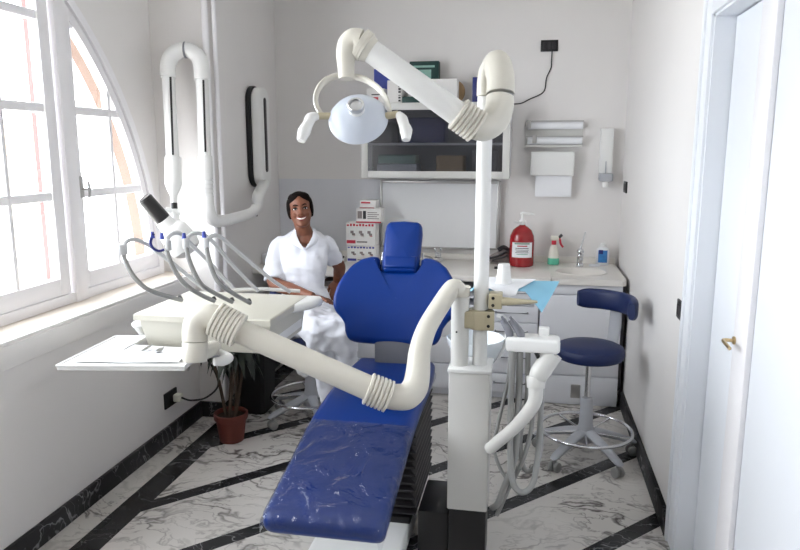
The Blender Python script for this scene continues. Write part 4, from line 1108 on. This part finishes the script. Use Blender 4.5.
# instrument tray
t = thing('instrument_tray', 'flat white tray with a white cloth beside the window under the console', 'tray', (-1.6, 2.58, .84))
out = [(-1.835, 2.345), (-1.33, 2.43), (-1.365, 2.66), (-1.70, 2.66), (-1.715, 2.81), (-1.86, 2.785)]
TM = Matrix.Identity(4)
MB().prism(out, .832, .852, TM, .006, 2).build('tray', M['white'], t)
rim = MB(); pts = [V((x, y, .853)) for x, y in out]
rim.tube(pts + [pts[0]], .006, 8).build('rim', M['white'], t)
sheet(((-1.80, 2.385, .856), (-1.37, 2.46, .856), (-1.40, 2.64, .857), (-1.825, 2.645, .857)), 'tray_cloth', 'paper', 'white crumpled cloth lying on the instrument tray', 'cloth', lambda u, v: .004 + .004 * math.sin(11 * u + 3) * math.sin(9 * v), 18)
for lab, p, q_, r in (('thin dark probe on the tray cloth, leftmost of the tools', (-1.6632, 2.5215, 0.8720), (-1.6690, 2.6442, 0.8720), .004),
                      ('steel mirror handle in the middle of the tray cloth', (-1.5809, 2.5370, 0.8720), (-1.5799, 2.6056, 0.8720), .007),
                      ('thick steel tool on the tray cloth nearest the console', (-1.5115, 2.5353, 0.8720), (-1.5098, 2.5804, 0.8720), .010)):
    it = thing('dental_tool', lab, 'dental tool', p)
    p, q_ = V(p), V(q_)
    MB().tube([p, p.lerp(q_, .35), p.lerp(q_, .65), q_], [r * .5, r, r, r * .6], 10).build('tool_handle', M['steel'], it)
    MB().tube([q_, q_ + (q_ - p) * .25 + V((0, 0, .004)), q_ + (q_ - p) * .32 + V((0, 0, -.002))], [r * .4, r * .3, r * .2], 6).build('tip', M['steel'], it)

# ------------------------------------------------------------------ stools
def make_stool(cx, cy, seat_z, label):
    t = thing('rolling_stool', label, 'stool', (cx, cy, 0))
    T = Matrix.Translation((cx, cy, 0))
    MB().lathe([(.02, seat_z - .075), (.165, seat_z - .075), (.180, seat_z - .068), (.188, seat_z - .05), (.188, seat_z - .03), (.180, seat_z - .012), (.16, seat_z - .002), (.10, seat_z + .004), (.02, seat_z + .005)], T, 40).build('seat', M['navy'], t)
    MB().cyl((cx, cy, .36), (cx, cy, seat_z - .07), .016, n=18).lathe([(.01, seat_z - .09), (.07, seat_z - .09), (.09, seat_z - .076), (.01, seat_z - .074)], T, 22).build('gas_column', M['chrome'], t)
    MB().lathe([(.02, .10), (.05, .10), (.048, .16), (.038, .20), (.034, .335), (.028, .35), (.01, .351)], T, 24).build('hub', M['lgrey'], t)
    for k in range(5):
        a = math.radians(STA + 72 * k); c, s = math.cos(a), math.sin(a)
        lg = MB().tube([(cx + .02 * c, cy + .02 * s, .155), (cx + .12 * c, cy + .12 * s, .135), (cx + .275 * c, cy + .275 * s, .085), (cx + .285 * c, cy + .285 * s, .08)], [.034, .030, .024, .018], 12, smooth=3, flat=.7).build('leg', M['lgrey'], t)
        e = V((cx + .275 * c, cy + .275 * s, 0)); tv = V((-s, c, 0))
        cs = MB()
        for sg in (-1, 1): cs.cyl(e + tv * sg * .008 + V((0, 0, .029)), e + tv * sg * .026 + V((0, 0, .029)), .028, n=18, bev=.004)
        cs.cyl(e + V((0, 0, .03)), e + V((0, 0, .085)), .009, n=10).build('caster', M['hose'], lg)
    ring = []
    for i in range(49):
        a = 2 * PI * i / 48; ring.append(V((cx + .25 * math.cos(a), cy + .25 * math.sin(a), .165)))
    MB().tube(ring, .0095, 10, False).build('foot_ring', M['chrome'], t)
    sp = MB()
    for k in range(5):
        a = math.radians(STA + 36 + 72 * k); sp.tube([(cx + .03 * math.cos(a), cy + .03 * math.sin(a), .15), (cx + .246 * math.cos(a), cy + .246 * math.sin(a), .163)], .006, 8)
    sp.build('ring_spoke', M['chrome'], t)
    return t
STA = -128
BKA0 = 0
t = make_stool(.345, 3.77, .655, 'blue rolling stool with a curved back bar in front of the sink cabinet')
def stool_back(t, cx, cy, seat_z, ang, zb):
    """curved padded bar round part of the seat, on an upright"""
    pad = []
    n = 16
    for i in range(n + 1):
        a = math.radians(ang - 66 + 132 * i / n)
        s = .75 if i in (0, n) else (.93 if i in (1, n - 1) else 1)
        c0 = V((cx + .215 * math.cos(a), cy + .215 * math.sin(a), zb)); rd = V((math.cos(a), math.sin(a), 0))
        pad.append([c0 + rd * .026 * s * (abs(math.cos(b)) ** .7) * math.copysign(1, math.cos(b)) + V((0, 0, .058 * s * (abs(math.sin(b)) ** .7) * math.copysign(1, math.sin(b)))) for b in [2 * PI * j / 16 for j in range(16)]])
    MB().rings(pad).build('back_pad', M['navy'], t, 50)
    a = math.radians(ang + 12); rd = V((math.cos(a), math.sin(a), 0)); tv = V((-math.sin(a), math.cos(a), 0)); c = V((cx, cy, 0))
    MB().tube([c + rd * .05 + V((0, 0, seat_z - .085)), c + rd * .17 + V((0, 0, seat_z - .085)), c + rd * .215 + V((0, 0, seat_z - .05)), c + rd * .245 + V((0, 0, seat_z + .06)), c + rd * .245 + V((0, 0, zb))], [.022, .026, .034, .040, .034], 14, smooth=4, flat=.35).build('back_upright', M['lgrey'], t)
stool_back(t, .345, 3.77, .655, 40, .868)
STA = -60
t = make_stool(-1.335, 4.02, .50, 'blue stool under the seated woman at the back left')
stool_back(t, -1.335, 4.02, .50, 160, .80)
kb = MB().tube([(-1.30, 3.80, .44), (-1.28, 3.70, .44)], [.008, .008], 8).ell((-1.278, 3.69, .44), (.032, .032, .036)).ell((-1.26, 3.69, .415), (.022, .022, .022)).build('height_lever', M['white'], t, label='white knobbed height lever')

# ------------------------------------------------------------------ potted plant and bin
px_, py_ = -1.70, 3.62
t = thing('potted_plant', 'leafy plant on thin stems in a terracotta coloured pot by the left wall', 'plant', (px_, py_, 0))
T = Matrix.Translation((px_, py_, 0))
MB().lathe([(.02, .0), (.066, .0), (.070, .004), (.088, .135), (.096, .136), (.099, .142), (.100, .172), (.096, .176), (.089, .174), (.087, .150), (.02, .148)], T, 36).build('pot', M['terracotta'], t)
MB().lathe([(.005, .153), (.086, .150), (.086, .14), (.005, .14)], T, 26).build('soil', M['soil'], t)
random.seed(11)
leaves = MB(); tops = []
for (dx, dy, tx, ty, h) in ((-.03, .0, -.13, -.02, .64), (.02, .02, .04, .03, .70), (.0, -.03, .06, -.04, .66), (-.02, .03, -.02, .05, .74), (.03, -.01, .08, .05, .62)):
    b = V((px_ + dx, py_ + dy, .15)); e = V((px_ + tx, py_ + ty, h))
    MB().tube([b, b.lerp(e, .5) + V((.01, .005, 0)), e], [.011, .009, .006], 8, smooth=3).build('stem', M['stem'], t)
    for k in range(22):
        a = random.uniform(0, 2 * PI); z0 = h - random.uniform(0, .16)
        s = b.lerp(e, (z0 - .15) / (h - .15)); ln = random.uniform(.12, .20); w = random.uniform(.016, .027)
        o = V((math.cos(a), math.sin(a), 0)); sd = V((-math.sin(a), math.cos(a), 0)); rise = random.uniform(.02, .10)
        if s.x + o.x * ln < -2.0: o.x *= .2
        base = len(leaves.v); vs = []; fs = []
        for i in range(8):
            u = i / 7; c = s + o * ln * (u ** .9) * (1 - .15 * u) + V((0, 0, rise * math.sin(PI * u * .7) - .16 * u * u))
            ww = w * math.sin(PI * min(1, .08 + .92 * u)) ** .8
            vs += [c - sd * ww + V((0, 0, .004)), c - V((0, 0, .003)), c + sd * ww + V((0, 0, .004))]
        for i in range(7):
            for j in range(2): fs.append((i * 3 + j, i * 3 + j + 1, i * 3 + j + 4, i * 3 + j + 3))
        leaves.add(vs, fs)
leaves.build('foliage', M['leaf'], t, 80)
t = thing('waste_bin', 'tall black bin in the shadow behind the potted plant', 'bin', (-1.72, 4.12, 0))
rr = []
for z, w, d in ((0.003, .125, .11), (.30, .14, .12), (.52, .15, .13), (.54, .15, .13)):
    rr.append([V((-1.745 + .68 * w * cx_, 4.13 + d * cy_, z)) for cx_, cy_ in ((-1, -.8), (-.8, -1), (.8, -1), (1, -.8), (1, .8), (.8, 1), (-.8, 1), (-1, .8))])
MB().rings(rr).build('bin_body', M['darkbin'], t)
MB().box(-1.85, -1.638, 3.995, 4.265, .54, .575, .014, 3).build('lid', M['darkbin'], t)

# ------------------------------------------------------------------ wall mounted X-ray arm
t = thing('xray_arm', 'white jointed X-ray arm hanging from a long bracket on the left wall', 'xray machine', (-1.90, 4.75, 1.42))
WX = lambda y: -1.885 - (y - 3.95) * .0682
yc = 4.64; wx = WX(yc) + .008
def stadium(hw, zlo, zhi, n=12):
    o = []
    for i in range(n + 1): a = PI * i / n; o.append((hw * math.cos(a), zhi - hw + hw * math.sin(a)))
    for i in range(n + 1): a = PI + PI * i / n; o.append((hw * math.cos(a), zlo + hw + hw * math.sin(a)))
    return o
zlo, zhi = (-1.7671, 4.3260, 1.4469)[2], (-1.7902, 4.4484, 2.1347)[2]
WT = Matrix.Translation((wx, yc, 0)) @ Matrix(((0, 0, 1, 0), (1, 0, 0, 0), (0, 1, 0, 0), (0, 0, 0, 1)))
MB().prism(stadium(.105, zlo - .005, zhi), .0, .035, WT, .006).build('wall_plate', M['black'], t, label='black backing of the wall bracket')
MB().prism(stadium(.092, zlo, zhi - .01), .032, .10, WT, .014, 3).build('bracket_cover', M['white'], t)
MB().prism(stadium(.022, zlo + .10, zhi - .08), .098, .104, WT, .002).build('slot', M['black'], t, label='long black slot')
b0 = V((wx + .075, yc, zlo + .02))
q = [b0, V((-1.7462, 4.2704, 1.4048)), V((-1.7427, 4.2389, 1.3422)), V((-1.7557, 4.1671, 1.3029)), V((-1.7966, 4.0114, 1.2850)), V((-1.8182, 3.8719, 1.2798)), V((-1.8370, 3.7791, 1.3005)), V((-1.8439, 3.7488, 1.3675)), V((-1.8520, 3.7600, 1.4363))]
MB().tube(q, [.038, .038, .036, .034, .034, .036, .038, .039, .039], 20, smooth=6).build('swing_pipe', M['white'], t)
MB().tube([V((-1.7426, 4.2025, 1.3129)), V((-1.7447, 4.1962, 1.2812))], .02, 12).build('pivot_pin', M['black'], t)
MB().ribbed(V((-1.8575, 3.7579, 1.4306)), V((-1.8608, 3.7752, 1.5280)), .042, 4, .002).cyl((-1.8608, 3.7752, 1.5280), (-1.8664, 3.7892, 1.6657), .042, n=22, bev=.004).build('lower_cover', M['white'], t)
MB().tube([V((-1.8661, 3.7871, 1.6543)), V((-1.8942, 3.8578, 2.1221))], .036, 22).build('rear_tube', M['white'], t)
MB().tube([V((-2.0331, 3.7226, 1.6432)), V((-2.0780, 3.8052, 2.1370))], .036, 22).build('front_tube', M['white'], t)
U = [(-1.8934, 3.8537, 2.0993), (-1.8985, 3.8653, 2.1677), (-1.9147, 3.8728, 2.2248), (-1.9476, 3.8676, 2.2583), (-1.9854, 3.8578, 2.2718), (-2.0280, 3.8424, 2.2598), (-2.0640, 3.8246, 2.2278), (-2.0793, 3.8123, 2.1768), (-2.0772, 3.8012, 2.1143)]
MB().tube([V(p) for p in U], .045, 24, smooth=5).build('top_bend', M['white'], t)
MB().tube([V((-1.9902, 3.8511, 2.2683)), V((-1.9811, 3.8528, 2.2683))], .0465, 24).build('seam_ring', M['grey'], t)
for p, q_ in (((-2.0451, 3.7651, 2.1102), (-2.0164, 3.6897, 1.6719)), ((-1.8688, 3.8162, 2.0953), (-1.8486, 3.7554, 1.6887))):
    MB().tube([V(p) + V((0, .005, 0)), V(q_) + V((0, .005, 0))], .006, 8).build('slot', M['black'], t, label='thin black slot')
MB().cyl((-2.0337, 3.7257, 1.6603), (-2.0255, 3.6979, 1.5013), .046, .048, n=22, bev=.004).tube([V((-2.0257, 3.6989, 1.5070)), V((-2.0234, 3.6931, 1.4730)), V((-2.0219, 3.6881, 1.4446)), V((-2.0193, 3.6803, 1.3992))], [.048, .036, .02, .018], 20).build('front_cover', M['white'], t)
MB().cyl((-2.0181, 3.6805, 1.3992), (-2.0147, 3.6748, 1.3651), .018, n=14).build('swivel', M['black'], t)
MB().tube([V((-2.0633, 3.6647, 1.3595)), V((-1.9835, 3.6776, 1.3481))], .018, 12).tube([V((-2.0125, 3.6753, 1.3651)), V((-2.0047, 3.6652, 1.3027)), V((-1.9809, 3.6634, 1.2686)), V((-1.9450, 3.6597, 1.2119))], [.018, .022, .028, .02], 12, smooth=4).build('yoke', M['white'], t)
MB().tube([V((-2.1158, 3.5437, 1.4303)), V((-2.0471, 3.5968, 1.3115))], [.041, .044], 26).tube([V((-2.1205, 3.5393, 1.4389)), V((-2.1141, 3.5456, 1.4274))], [.036, .042], 26).build('tube_cone', M['black'], t, label='black beam-limiting cylinder')
MB().tube([V((-2.0471, 3.5968, 1.3115)), V((-2.0226, 3.6145, 1.2702)), V((-2.0044, 3.6234, 1.2437)), V((-1.9614, 3.6392, 1.1735)), V((-1.9366, 3.6466, 1.1324)), V((-1.9213, 3.6504, 1.1090))], [.046, .052, .085, .095, .085, .04], 28, smooth=4).build('tube_head', M['white'], t)

# ------------------------------------------------------------------ seated woman
def fuse(mb, voxel, smooth=2):
    """voxel-fuse overlapping closed shapes into one continuous skin"""
    me = mb.mesh('fuse')
    o = bpy.data.objects.new('fuse', me); COL.objects.link(o)
    r = o.modifiers.new('r', 'REMESH'); r.mode = 'VOXEL'; r.voxel_size = voxel; r.use_smooth_shade = True
    s = o.modifiers.new('s', 'SMOOTH'); s.factor = .5; s.iterations = smooth
    dg = bpy.context.evaluated_depsgraph_get()
    out = bpy.data.meshes.new_from_object(o.evaluated_get(dg))
    bpy.data.objects.remove(o); bpy.data.meshes.remove(me)
    for p in out.polygons: p.use_smooth = True
    return out
def finish(me, name, mat, parent):
    me.name = name; me.materials.clear(); me.materials.append(mat)
    return link(name, me, parent)

WB = (-1.33, 4.02, .0)
woman = thing('person', 'smiling woman in a white uniform seated on a stool behind the instrument console', 'person', WB)
HC = V((-1.3543, 3.9610, 1.3458))
fdir = V((-HC.x * 1.0, -HC.y, .16 * HC.y)).normalized()          # the way the face looks
ez = V((-.115, 0, 1)); ey = -fdir; ex = ey.cross(ez).normalized() * 1.0
ex = V((ex.x, ex.y, ex.z)); ez = ex.cross(ey).normalized()
HM = Matrix((ex, ey, ez)).transposed().to_4x4(); HM.translation = HC
prof = [(-.106, .016, -.074, -.040), (-.102, .026, -.083, -.028), (-.092, .037, -.088, -.012), (-.078, .045, -.088, .006), (-.055, .0535, -.087, .034), (-.03, .060, -.086, .062), (0, .0645, -.084, .082),
        (.03, .0665, -.085, .090), (.055, .063, -.080, .087), (.075, .054, -.068, .076), (.09, .040, -.05, .058), (.10, .02, -.026, .032)]
prof = [(z, w * 1.06, a, b) for z, w, a, b in prof]
def hring(z, hw, yf, yb, n=28):
    m, h = (yf + yb) / 2, (yb - yf) / 2
    return [V((hw * math.cos(a), m + h * math.sin(a), z)) for a in [2 * PI * j / n for j in range(n)]]
def fsurf(x, z):
    for (za, wa, fa, ba), (zb, wb, fb, bb) in zip(prof, prof[1:]):
        if za <= z <= zb:
            s = (z - za) / (zb - za); w = wa + (wb - wa) * s; yf = fa + (fb - fa) * s; yb = ba + (bb - ba) * s
            return (yf + yb) / 2 - (yb - yf) / 2 * math.sqrt(max(0, 1 - (x / w) ** 2))
    return -.08
body = MB()
body.rings([hring(*p) for p in prof], True, HM)
body.tube([HM @ V((0, -.088, .012)), HM @ V((0, -.098, -.012)), HM @ V((0, -.106, -.028)), HM @ V((0, -.092, -.036))], [.008, .010, .0135, .009], 10, smooth=3)
for s in (-1, 1):
    body.ell(HM @ V((s * .011, -.094, -.031)), (.008, .009, .007))                        # nostrils
    body.ell((0, 0, 0), (.0075, .018, .028), HM @ Matrix.Translation((s * .066, .012, -.012)))   # ears
    body.ell((0, 0, 0), (.019, .014, .016), HM @ Matrix.Translation((s * .034, -.068, -.032)))   # cheeks
    body.ell((0, 0, 0), (.022, .010, .0065), HM @ Matrix.Translation((s * .030, -.071, .020)))   # brow ridge
body.ell((0, 0, 0), (.018, .012, .012), HM @ Matrix.Translation((0, -.081, -.092)))            # chin
NB = V((-1.3410, 3.9891, 1.2041))
body.tube([HM @ V((0, .012, -.055)), HM @ V((0, .018, -.10)), NB, NB - V((0, 0, .06))], [.052, .047, .052, .075], 20)
# torso frame: faces the viewer, turned a little
tz = V((0, 0, 1)); tx = V((.965, .26, 0)).normalized(); ty = tz.cross(tx)      # ty points away from the viewer
def tring(c, hw, dp, g=0.0, n=30, e=.75):
    r = []
    for j in range(n):
        a = 2 * PI * j / n; ca, sa = math.cos(a), math.sin(a)
        r.append(V(c) + tx * (hw + g) * math.copysign(abs(ca) ** e, ca) + ty * (dp + g) * math.copysign(abs(sa) ** e, sa))
    return r
tor = [((-1.3541, 4.0198, 1.2156), .052, .045), ((-1.3535, 4.0166, 1.1975), .095, .056), ((-1.3556, 4.0112, 1.1704), .142, .070), ((-1.3538, 3.9926, 1.1236), .158, .088), ((-1.3522, 3.9840, 1.0756), .150, .102), ((-1.3438, 3.9634, 1.0112), .140, .110), ((-1.3384, 3.9512, 0.9393), .122, .098), ((-1.3302, 3.9406, 0.8735), .116, .092), ((-1.3220, 3.9300, 0.8076), .140, .105), ((-1.3134, 3.9172, 0.7297), .168, .118), ((-1.3106, 3.9023, 0.6459), .165, .115)]
body.rings([tring(c, w - .012, d - .012) for c, w, d in tor])
# arms
aL = [(-1.4870, 3.9820, 1.1463), (-1.5040, 3.9064, 1.0340), (-1.4807, 3.8189, 0.9282), (-1.3623, 3.7638, 0.9012), (-1.2416, 3.7105, 0.8812), (-1.1982, 3.6867, 0.8761)]
aR = [(-1.2253, 4.0403, 1.1390), (-1.2025, 4.1207, 1.0470), (-1.1932, 4.2215, 0.9672), (-1.2107, 4.2813, 0.9171), (-1.2351, 4.3285, 0.8611), (-1.2406, 4.3350, 0.8463)]
body.tube([V(p) for p in aL], [.040, .044, .041, .039, .029, .026], 18, smooth=5)
body.tube([V(p) for p in aR], [.036, .040, .040, .038, .028, .026], 18, smooth=5)
def hand(mb, w, fw, sd, up, curl):
    """w wrist, fw finger direction, sd across the palm towards the thumb, up back of the hand"""
    w = V(w); fw = V(fw).normalized(); sd = (V(sd) - fw * V(sd).dot(fw)).normalized(); up = fw.cross(sd) * (1 if fw.cross(sd).dot(V(up)) > 0 else -1)
    HT_ = Matrix((fw, sd, up)).transposed().to_4x4(); HT_.translation = w
    mb.ell((.045, 0, 0), (.052, .038, .016), HT_)
    for k, (y, l) in enumerate(((.029, .066), (.010, .075), (-.010, .070), (-.028, .054))):
        c = curl * (1 + .12 * k)
        p = [V((.05, y * .85, 0))]; a = 0; q = V((.085, y, .003)); p.append(q)
        for s in (.42, .33, .25):
            a += c; q = q + V((math.cos(a) * l * s, y * .05, -math.sin(a) * l * s)); p.append(q)
        mb.tube([HT_ @ v for v in p], [.010, .0095, .009, .0085, .0065], 10)
    th = [V((.012, .022, -.004)), V((.035, .044, -.012)), V((.058, .052, -.018)), V((.078, .050, -.022))]
    mb.tube([HT_ @ v for v in th], [.013, .0115, .010, .007], 10)
hand(body, aL[-1], V((-1.1078, 3.6414, 0.8749)) - V(aL[-1]), (.2, -1, .25), (0, 0, 1), .16)
hand(body, aR[-1], (.05, -.55, -.55), (-1, 0, .1), (.1, -.6, .6), .45)
# legs
kL, kR = V((-1.1374, 3.5752, 0.7143)), V((-1.0053, 3.6168, 0.6927))
hipL, hipR = V((-1.3720, 3.8996, 0.6938)), V((-1.2524, 3.9221, 0.6938))
anL, anR = V((-1.0914, 3.6467, 0.2697)), V((-0.9572, 3.6108, 0.2745))
for h, k, a in ((hipL, kL, anL), (hipR, kR, anR)):
    body.tube([h, h.lerp(k, .5), k, k.lerp(a, .1), k.lerp(a, .45), a], [.082, .074, .056, .052, .05, .034], 18, smooth=3)
    f = V((a.x, a.y, .045))
    body.tube([a, V((a.x, a.y, .07)), f + V((.01, -.03, .0)), f + V((.035, -.13, -.012))], [.034, .038, .036, .022], 14, smooth=3)
finish(fuse(body, .0055, 2), 'body', M['skin'], woman)
# face
for s in (-1, 1):
    y = fsurf(s * .030, .002)
    MB().ell((0, 0, 0), (.0125, .006, .0044), HM @ Matrix.Translation((s * .030, y - .001, .002)), 16, 10).build('eye', M['eye'], woman)
    MB().ell((0, 0, 0), (.0058, .003, .0058), HM @ Matrix.Translation((s * .030, y - .0065, .002)), 12, 8).build('iris', M['iris'], woman)
    MB().tube([HM @ V((s * .016, fsurf(s * .016, .008) - .004, .004)), HM @ V((s * .030, fsurf(s * .03, .01) - .005, .010)), HM @ V((s * .045, fsurf(s * .045, .006) - .003, .003))], [.003, .0038, .003], 8, smooth=3).build('eyelid', M['hair'], woman)
    MB().tube([HM @ V((s * .012, fsurf(s * .012, .02) - .005, .020)), HM @ V((s * .030, fsurf(s * .03, .026) - .005, .027)), HM @ V((s * .048, fsurf(s * .048, .020) - .003, .019))], [.003, .0042, .002], 8, smooth=3).build('eyebrow', M['hair'], woman)
def mouth(z0, cv, dx, out, r, name, mat, flat=1.0):
    pts = [HM @ V((x, fsurf(x, -.06) - out, z0 + cv * (x / dx) ** 2)) for x in [dx * (k - 5) / 5 for k in range(11)]]
    MB().tube(pts, [r * (.35 + .65 * (1 - ((k - 5) / 5) ** 2)) for k in range(11)], 10).build(name, mat, woman)
mouth(-.058, .009, .026, .001, .0062, 'teeth', M['teeth'])
mouth(-.0515, .0045, .028, .002, .0042, 'lip', M['lips'])
mouth(-.0655, .0155, .028, .002, .0048, 'lip', M['lips'])
hr = MB().ell((0, .020, .020), (.080, .095, .095), HM, 32, 20)
for s in (-1, 1): hr.ell((0, 0, 0), (.017, .058, .062), HM @ Matrix.Translation((s * .064, .012, .012)), 18, 12).ell((0, 0, 0), (.046, .046, .040), HM @ Matrix.Translation((s * .022, -.026, .064)), 18, 12)
hr.ell((0, .115, -.01), (.04, .032, .042), HM, 18, 12)
finish(fuse(hr, .006, 1), 'hair', M['hair'], woman)
# uniform tunic
u = MB()
u.rings([tring(c, w + (.004 if i > 0 else .02), d + .004) for i, (c, w, d) in enumerate(tor)])
u.tube([V(p) for p in ((-1.4724, 3.9870, 1.1584), (-1.4939, 3.9550, 1.1190), (-1.5032, 3.8954, 1.0296), (-1.4845, 3.8293, 0.9322))], [.044, .055, .058, .062], 20, smooth=4)
u.tube([V(p) for p in ((-1.2410, 4.0407, 1.1571), (-1.2182, 4.0686, 1.1168), (-1.2056, 4.1201, 1.0470), (-1.2023, 4.1402, 1.0122))], [.044, .053, .055, .056], 20, smooth=4)
um = fuse(u, .0065, 3)
bm = bmesh.new(); bm.from_mesh(um)
v0, v1, v2 = V((-1.4094, 3.8895, 1.2381)), V((-1.3003, 3.8884, 1.1212)), V((-1.2634, 3.9170, 1.2381))
cam0 = V((0, 0, 1.7))
def in_v(p):
    """inside the V of the neckline, on the front of the chest"""
    rel = p - NB; x = rel.dot(tx); z = rel.z; y = rel.dot(ty)
    zl = NB.z - .075
    return y < .03 and z > -.078 and abs(x - .004) < .006 + (z + .078) * .74
dele = [f for f in bm.faces if in_v(f.calc_center_median()) or f.calc_center_median().z > NB.z + .012]
bmesh.ops.delete(bm, geom=dele, context='FACES')
for v in bm.verts:
    q = v.co; a_ = min(1, max(0, (NB.z - .06 - q.z) / .08))
    v.co = q + v.normal * (.007 * noise.noise(V((q.x * 22, q.y * 22, q.z * 13))) + .007 * a_ * noise.noise(V((q.x * 9 + q.z * 16, q.y * 9, q.z * 30))))
bm.to_mesh(um); bm.free()
for p in um.polygons: p.use_smooth = True
tun = finish(um, 'tunic', M['cloth'], woman)
so = tun.modifiers.new('cloth_thickness', 'SOLIDIFY'); so.thickness = .003
# collar
def chest(x, z, out=.010):
    """point on the front of the tunic, x across and z above the neck base"""
    d = .050 + min(.055, max(0, -z) * .95) ; w = .13
    return NB + tx * x + V((0, 0, z)) - ty * (d * math.sqrt(max(0.05, 1 - (x / w) ** 2)) + out)
for s in (-1, 1):
    A = [(.052, .022), (.046, -.012), (.028, -.045), (.004, -.080)]
    B = [(.070, .012), (.084, -.022), (.072, -.052), (.010, -.088)]
    rr = []
    for (xa, za), (xb, zb) in zip(A, B):
        a, b = chest(s * xa + .004, za, .014 if za > 0 else .012), chest(s * xb + .004, zb, .006)
        rr.append([a, a.lerp(b, .5) - ty * .006, b, b + ty * .006, a + ty * .008])
    back = [NB + tx * (s * .05) + ty * .03 + V((0, 0, .03)), NB + tx * (s * .055) + ty * .03 + V((0, 0, .034)), NB + tx * (s * .068) + ty * .035 + V((0, 0, .018)), NB + tx * (s * .066) + ty * .04 + V((0, 0, .014)), NB + tx * (s * .048) + ty * .036 + V((0, 0, .02))]
    MB().rings([back] + rr).build('collar', M['cloth'], tun, 60)
bt = MB()
for z in (-.10, -.145, -.19):
    c = chest(.008, z, .004); bt.ell(c, (.006, .003, .006))
# dress of the uniform over the lap, and trousers below it
def folds(me, amp, sx, sz):
    bm = bmesh.new(); bm.from_mesh(me); bm.normal_update()
    for v in bm.verts:
        q = v.co
        v.co = q + v.normal * amp * (noise.noise(V((q.x * sx + q.z * 4, q.y * sx * .5, q.z * sz))) + .5 * noise.noise(q * sx * 2))
    bm.to_mesh(me); bm.free()
tr = MB()
for h, k, a in ((hipL, kL, anL), (hipR, kR, anR)):
    tr.tube([k.lerp(a, .02), k.lerp(a, .1), k.lerp(a, .45), k.lerp(a, .98)], [.066, .068, .064, .060], 20, smooth=3)
tm = fuse(tr, .008, 3); folds(tm, .010, 14, 6)
finish(tm, 'trousers', M['cloth'], woman)
sk = MB()
for h, k, a in ((hipL, kL, anL), (hipR, kR, anR)):
    sk.tube([h, h.lerp(k, .5), k, k.lerp(a, .08), k.lerp(a, .22)], [.100, .092, .080, .078, .074], 20, smooth=3)
sk.rings([tring(c, w + .004, d + .004) for c, w, d in tor[-4:]])
for a, b in ((V(kL).lerp(kR, .35), V(hipL).lerp(hipR, .35)), (V(kL).lerp(kR, .65), V(hipL).lerp(hipR, .65))):
    sk.tube([b, b.lerp(a, .5), a, a + V((.0, -.005, -.09))], [.095, .088, .078, .070], 20, smooth=3)
hem = V(kR).lerp(anR, .2)
sk.tube([V(kR), hem + V((.015, .0, .0)), hem + V((.045, .01, -.05))], [.080, .075, .050], 20, smooth=3)
sm = fuse(sk, .009, 9); folds(sm, .020, 11, 3)
finish(sm, 'tunic_skirt', M['cloth'], woman)
for a in (anL, anR):
    f = V((a.x, a.y, .045))
    MB().tube([f + V((-.012, .06, -.004)), f + V((0, .02, .004)), f + V((.02, -.06, -.002)), f + V((.042, -.145, -.012)), f + V((.046, -.165, -.016))], [.034, .044, .044, .036, .02], 16, smooth=4, flat=.8).build('shoe', M['white'], woman)
